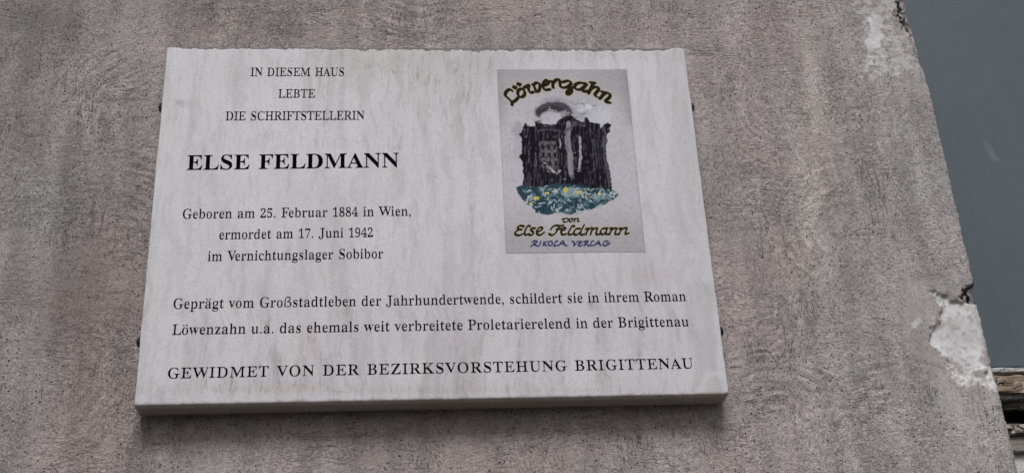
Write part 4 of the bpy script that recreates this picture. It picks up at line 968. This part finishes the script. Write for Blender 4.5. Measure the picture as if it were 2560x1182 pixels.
lay(ell(400, 352, 36, 15, .3), srgb(176, 174, 182), .8); lay(ell(470, 325, 22, 12, .3), lightg, .6)
# generic dark tenement block
block = [(248, 398), (262, 380), (270, 398), (312, 402), (312, 374), (340, 370), (352, 388), (432, 390), (440, 366), (480, 352), (520, 340), (570, 372), (590, 374), (592, 352), (612, 350), (624, 376), (680, 386),
         (684, 410), (722, 378), (742, 392), (736, 430), (722, 448), (718, 520), (722, 600), (738, 660), (758, 772), (234, 776), (248, 700), (238, 600), (224, 578), (238, 550), (234, 470), (216, 442), (240, 428)]
lay(soft_poly(block), dark)
bm2 = soft_poly(block)
vert_n = fbm(cu_ / 3.0, cv_ / 34, 12, 4)
lay(bm2 * sstep(0.58, 0.76, vert_n), mid, .5)
lay(bm2 * sstep(0.60, 0.80, fbm(cu_ / 5, cv_ / 9, 14, 4)), srgb(105, 103, 112), .5)
lay(brush([(505, 385), (500, 480), (512, 560), (518, 665)], 19, .55), srgb(150, 148, 154), .75)
lay(brush([(545, 380), (525, 400), (490, 425)], 14), mid, .8)
lay(brush([(566, 465), (572, 540), (562, 640)], 9, .5), srgb(170, 168, 174), .75)
lay(brush([(458, 475), (459, 520)], 5), srgb(185, 183, 188), .7)
lay(brush([(330, 425), (390, 420), (450, 428)], 6), mid, .7)
face = soft_poly([(332, 488), (430, 482), (440, 560), (456, 668), (360, 660), (345, 580)])
lay(face * (0.35 + 0.65 * sstep(.4, .6, n2)), srgb(120, 117, 124), .7)
for r_ in range(4):
    for c_ in range(3):
        x, y = 346 + c_ * 34 + r_ * 5, 505 + r_ * 46
        lay(soft_poly([(x, y), (x + 17, y - 1), (x + 19, y + 24), (x + 2, y + 26)]), dark, .95)
lay(brush([(366, 610), (400, 640), (430, 668), (445, 660)], 9) * sstep(.35, .6, n2), srgb(190, 188, 192), .8)
for c_ in range(5):
    x = 640 + c_ * 16
    lay(brush([(x, 480), (x + 2, 560), (x + 6, 640)], 3.5), mid, .45)
for p in [(455, 655), (540, 550), (520, 690), (480, 702), (560, 655)]: lay(ell(p[0], p[1], 5, 4, .4), srgb(190, 188, 190), .6)
lay(bm2 * brush([(700, 400), (712, 470), (706, 560), (722, 640), (738, 740)], 10), mid, .7)
for i_ in range(60):
    rr_ = random.Random(100 + i_); x, y = rr_.uniform(245, 735), rr_.uniform(395, 740); L_ = rr_.uniform(15, 70)
    lay(bm2 * brush([(x, y), (x + rr_.uniform(-5, 5), y + L_)], rr_.uniform(2, 4.5)), rr_.choice([mid, mid, dark, srgb(112, 110, 120)]), .6)
for i_ in range(26):
    rr_ = random.Random(300 + i_); x, y = rr_.uniform(330, 720), rr_.uniform(245, 370)
    a_ = rr_.uniform(0, 6.3); r_2 = rr_.uniform(8, 22)
    lay(brush([(x + r_2 * math.cos(a_), y + r_2 * .7 * math.sin(a_)), (x + r_2 * math.cos(a_ + 1.1), y + r_2 * .7 * math.sin(a_ + 1.1)), (x + r_2 * math.cos(a_ + 2.2), y + r_2 * .7 * math.sin(a_ + 2.2))], rr_.uniform(3, 6)), rr_.choice([srgb(96, 95, 108), srgb(140, 140, 153), srgb(190, 190, 200)]), .5)
# blue-green ground in front, rubble like, with a few warm lights
teal_d = srgb(34, 52, 62); teal = srgb(100, 128, 138); teal_l = srgb(160, 177, 186); yel = srgb(206, 196, 84)
gm_ = soft_poly([(205, 745), (240, 735), (330, 745), (450, 722), (560, 735), (660, 752), (758, 760), (790, 790), (760, 815), (700, 848), (640, 870), (560, 885), (520, 902), (440, 890), (380, 905), (320, 890), (300, 862), (250, 828), (215, 780)])
lay(gm_, srgb(44, 66, 78))
rr = random.Random(5)
for i in range(240):
    x, y = rr.uniform(230, 770), rr.uniform(745, 890)
    a, L = rr.uniform(-0.8, 0.8) + (math.pi / 2 if rr.random() < .3 else 0), rr.uniform(12, 34)
    pts = [(x, y), (x + L * .5 * math.cos(a), y + L * .5 * math.sin(a) - rr.uniform(-5, 6)), (x + L * math.cos(a), y + L * math.sin(a))]
    lay(gm_ * brush(pts, rr.uniform(3, 6.5)), rr.choice([teal, teal, teal_l, srgb(176, 190, 196), srgb(176, 190, 196), teal_d, srgb(60, 86, 95)]), .8)
for i in range(60):
    x, y = rr.uniform(240, 760), rr.uniform(745, 885); a = rr.uniform(0, 3.1); L = rr.uniform(10, 30)
    lay(gm_ * brush([(x, y), (x + L * math.cos(a), y + L * math.sin(a) * .7)], 2.2), srgb(24, 28, 36), .85)
lay(gm_ * ell(520, 775, 60, 26, .3) * (.4 + .6 * n2), teal_l, .8)
lay(gm_ * ell(700, 800, 50, 18, .3) * (.4 + .6 * n2), teal_l, .5)
for (x, y, rx, ry) in [(490, 762, 13, 15), (566, 776, 14, 9), (381, 779, 12, 7), (320, 810, 17, 10), (288, 838, 11, 6), (680, 787, 10, 6), (602, 798, 7, 5), (617, 760, 9, 5)]:
    lay(ell(x, y, rx, ry, .25), yel, .9); lay(ell(x + 2, y + 3, rx * .35, ry * .35, .3), srgb(90, 80, 40), .6)
lay(brush([(440, 900), (520, 905), (600, 880), (690, 862)], 6) * sstep(.4, .6, n2), srgb(150, 160, 168), .7)
# broad-nib hand lettering
ink = srgb(18, 15, 12); glow = srgb(190, 174, 118)
def letters(strokes, org, nib, col, halo=None, hw=1.9):
    best = np.full(CXX.shape, 1e9)
    for st_ in strokes:
        pts = [(org[0] + p[0] / 8.0, org[1] + p[1] / 8.0) for p in catmull(st_, 4)]
        u0, u1 = min(p[0] for p in pts) - 12, max(p[0] for p in pts) + 12; v0, v1 = min(p[1] for p in pts) - 12, max(p[1] for p in pts) + 12
        sel = (cu_ > u0) & (cu_ < u1) & (cv_ > v0) & (cv_ < v1)
        if not sel.any(): continue
        best[sel] = np.minimum(best[sel], seg_dist(cu_[sel], cv_[sel], pts, nib[0], nib[1], nib[2]))
    if halo is not None: lay(sstep(hw + .35, 1.1, best), halo, .58)
    lay(sstep(1.25, 0.85, best), col, .98)
def circle(cx_, cy_, rx, ry, n=12): return [(cx_ + rx * math.cos(2 * math.pi * i / n + .5), cy_ + ry * math.sin(2 * math.pi * i / n + .5)) for i in range(n + 1)]
TITLE = [[(320, 460), (270, 432), (205, 480), (185, 555), (245, 610), (325, 690)], [(325, 690), (318, 745)], [(325, 695), (390, 655), (440, 600)], [(362, 372), (380, 415)], [(350, 400), (400, 385)], [(448, 312), (466, 355)], [(435, 340), (490, 325)],
         circle(505, 505, 72, 82), [(560, 400), (600, 375), (645, 350)], [(660, 345), (648, 430), (690, 500), (745, 485)], [(735, 340), (775, 400), (800, 480)], [(745, 350), (810, 300), (875, 330), (875, 410), (850, 470), (800, 480)],
         [(965, 355), (1030, 325), (1050, 280), (1010, 250), (955, 300), (940, 380), (985, 445), (1080, 430)], [(1085, 275), (1130, 285), (1140, 400)], [(1140, 310), (1200, 245), (1265, 240), (1280, 310), (1295, 385), (1370, 400)],
         [(1330, 290), (1400, 270), (1450, 262), (1505, 312), (1440, 375), (1395, 395)], [(1400, 395), (1480, 395), (1518, 450), (1480, 515), (1420, 535), (1425, 480), (1480, 430)], [(1520, 400), (1570, 390)],
         [(1750, 315), (1680, 300), (1600, 330), (1570, 390), (1615, 435), (1700, 430), (1765, 375)], [(1770, 310), (1810, 330), (1745, 410), (1735, 470), (1790, 475), (1830, 460)], [(1885, 298), (1980, 302)], [(1948, 304), (1895, 420), (1845, 515)],
         [(1895, 425), (1970, 385), (2050, 400), (2035, 460), (1975, 540), (2010, 575)], [(2105, 478), (2180, 490)], [(2170, 495), (2130, 560), (2070, 620)], [(2120, 565), (2210, 500), (2285, 540), (2255, 605), (2190, 665), (2215, 695), (2280, 695)]]
letters(TITLE, (1240, 170), (4.7, 2.6, math.radians(35)), ink, glow, 1.5)
NAME = [[(320, 290), (250, 272), (195, 305), (215, 345), (275, 352)], [(215, 352), (150, 400), (150, 448), (220, 468), (290, 440)], [(440, 290), (400, 275), (352, 350), (330, 430), (360, 460), (410, 440)],
        [(540, 330), (480, 322), (455, 360), (505, 400), (495, 445), (450, 465), (410, 440)], [(575, 398), (645, 375), (690, 335), (655, 305), (600, 335), (570, 400), (600, 455), (660, 455), (722, 410)],
        [(855, 350), (900, 290), (970, 268), (1040, 280), (1105, 265)], [(1030, 280), (990, 360), (930, 440), (870, 465), (820, 435)], [(970, 345), (1050, 335)], [(1065, 380), (1125, 358), (1150, 330), (1110, 310), (1072, 350), (1062, 410), (1095, 455), (1160, 440)],
        [(1330, 290), (1290, 275), (1245, 340), (1205, 430), (1235, 455), (1290, 440)], [(1440, 335), (1370, 335), (1320, 390), (1322, 440), (1370, 458), (1435, 410)], [(1520, 265), (1475, 350), (1445, 430), (1480, 458), (1520, 445)],
        [(1555, 335), (1605, 330)], [(1600, 335), (1575, 395), (1558, 452)], [(1585, 375), (1650, 325), (1690, 335), (1665, 400), (1650, 452)], [(1670, 375), (1740, 325), (1785, 335), (1765, 400), (1770, 445), (1825, 448)],
        [(1955, 328), (1895, 332), (1852, 382), (1862, 440), (1910, 445), (1965, 390)], [(1990, 320), (1955, 400), (1965, 445), (2015, 442)], [(2040, 325), (2085, 325)], [(2080, 330), (2050, 395), (2030, 450)], [(2060, 375), (2130, 325), (2172, 335), (2145, 400), (2150, 445), (2205, 442)],
        [(2220, 330), (2270, 328)], [(2268, 332), (2240, 400), (2222, 447)], [(2250, 375), (2320, 322), (2375, 330), (2352, 392), (2350, 440), (2412, 425)]]
letters(NAME, (1270, 530), (3.3, 2.0, math.radians(-50)), ink, glow, 1.6)
VON = [[(1075, 148), (1120, 135), (1112, 175), (1105, 203)], [(1105, 203), (1170, 200), (1205, 160), (1190, 128), (1130, 135)], circle(1258, 165, 33, 34), [(1300, 140), (1340, 135), (1325, 205)], [(1330, 165), (1385, 128), (1405, 145), (1388, 190), (1432, 185)]]
letters(VON, (1270, 530), (2.3, 1.5, math.radians(-50)), ink, srgb(196, 190, 172) * LIFT, 2.2)
PRESS = [[(535, 590), (500, 665), (455, 680)], [(478, 600), (540, 574), (582, 598), (550, 632), (510, 640)], [(520, 640), (560, 672), (610, 680)], [(655, 588), (632, 672)], [(722, 588), (700, 676)], [(785, 590), (718, 636), (775, 672)], circle(848, 628, 40, 46),
         [(995, 590), (960, 580), (935, 635), (912, 676), (1015, 668)], [(1015, 668), (1095, 578), (1130, 655), (1178, 676)], [(1050, 636), (1125, 636)], [(1275, 590), (1318, 596), (1320, 676)], [(1320, 676), (1395, 582)],
         [(1475, 590), (1425, 592), (1425, 625), (1465, 628)], [(1430, 630), (1402, 655), (1435, 680), (1495, 662)], [(1552, 580), (1528, 680)], [(1505, 600), (1570, 574), (1604, 598), (1555, 632), (1618, 678)],
         [(1712, 585), (1675, 585), (1655, 640), (1632, 674), (1735, 664)], [(1725, 664), (1812, 582), (1832, 645), (1862, 672)], [(1752, 640), (1835, 632)], [(2005, 585), (1935, 585), (1898, 635), (1930, 675), (1995, 662), (2012, 628)], [(1960, 630), (2040, 625)]]
letters(PRESS, (1270, 530), (2.1, 1.35, math.radians(-50)), srgb(38, 36, 92), None)
kc = NT('printed_cover')
cc = kc.attr('print').outputs['Color']
fine_ = kc.noise(kc.coord(), 420, 3, 0.6)
cc = kc.mix(1.0, cc, kc.ramp(fine_, 0.35, 0.65, 0.90, 1.03), 'MULTIPLY')
kc.out(cc, 0.65, kc.bump(fine_, 0.25, 0.0003), 0.02)
YC = YF - 0.00015
cvv = np.stack([CXX.ravel(), np.full(CXX.size, YC), CZZ.ravel()], 1)
ci = np.arange(CXX.size).reshape(CXX.shape)
cff = np.stack([ci[:-1, :-1], ci[:-1, 1:], ci[1:, 1:], ci[1:, :-1]], 2).reshape(-1, 4)
lp = np.concatenate([ci[0, :], ci[1:, -1], ci[-1, -2::-1], ci[-2:0:-1, 0]])
rim = cvv[lp].copy(); rim[:, 1] = YF + 0.0001
ne = len(lp); k1 = np.arange(ne); k2 = (k1 + 1) % ne
cover = mesh_obj('book_cover_print', np.concatenate([cvv, rim]), np.concatenate([cff, np.stack([lp[k1], lp[k2], CXX.size + k2, CXX.size + k1], 1)[:, ::-1]]), kc.m, plaque)
set_attr(cover, 'print', np.concatenate([paint.reshape(-1, 3), paint.reshape(-1, 3)[lp]]))
cover['label'] = 'printed grey book cover with a dark tenement block and hand-drawn title'
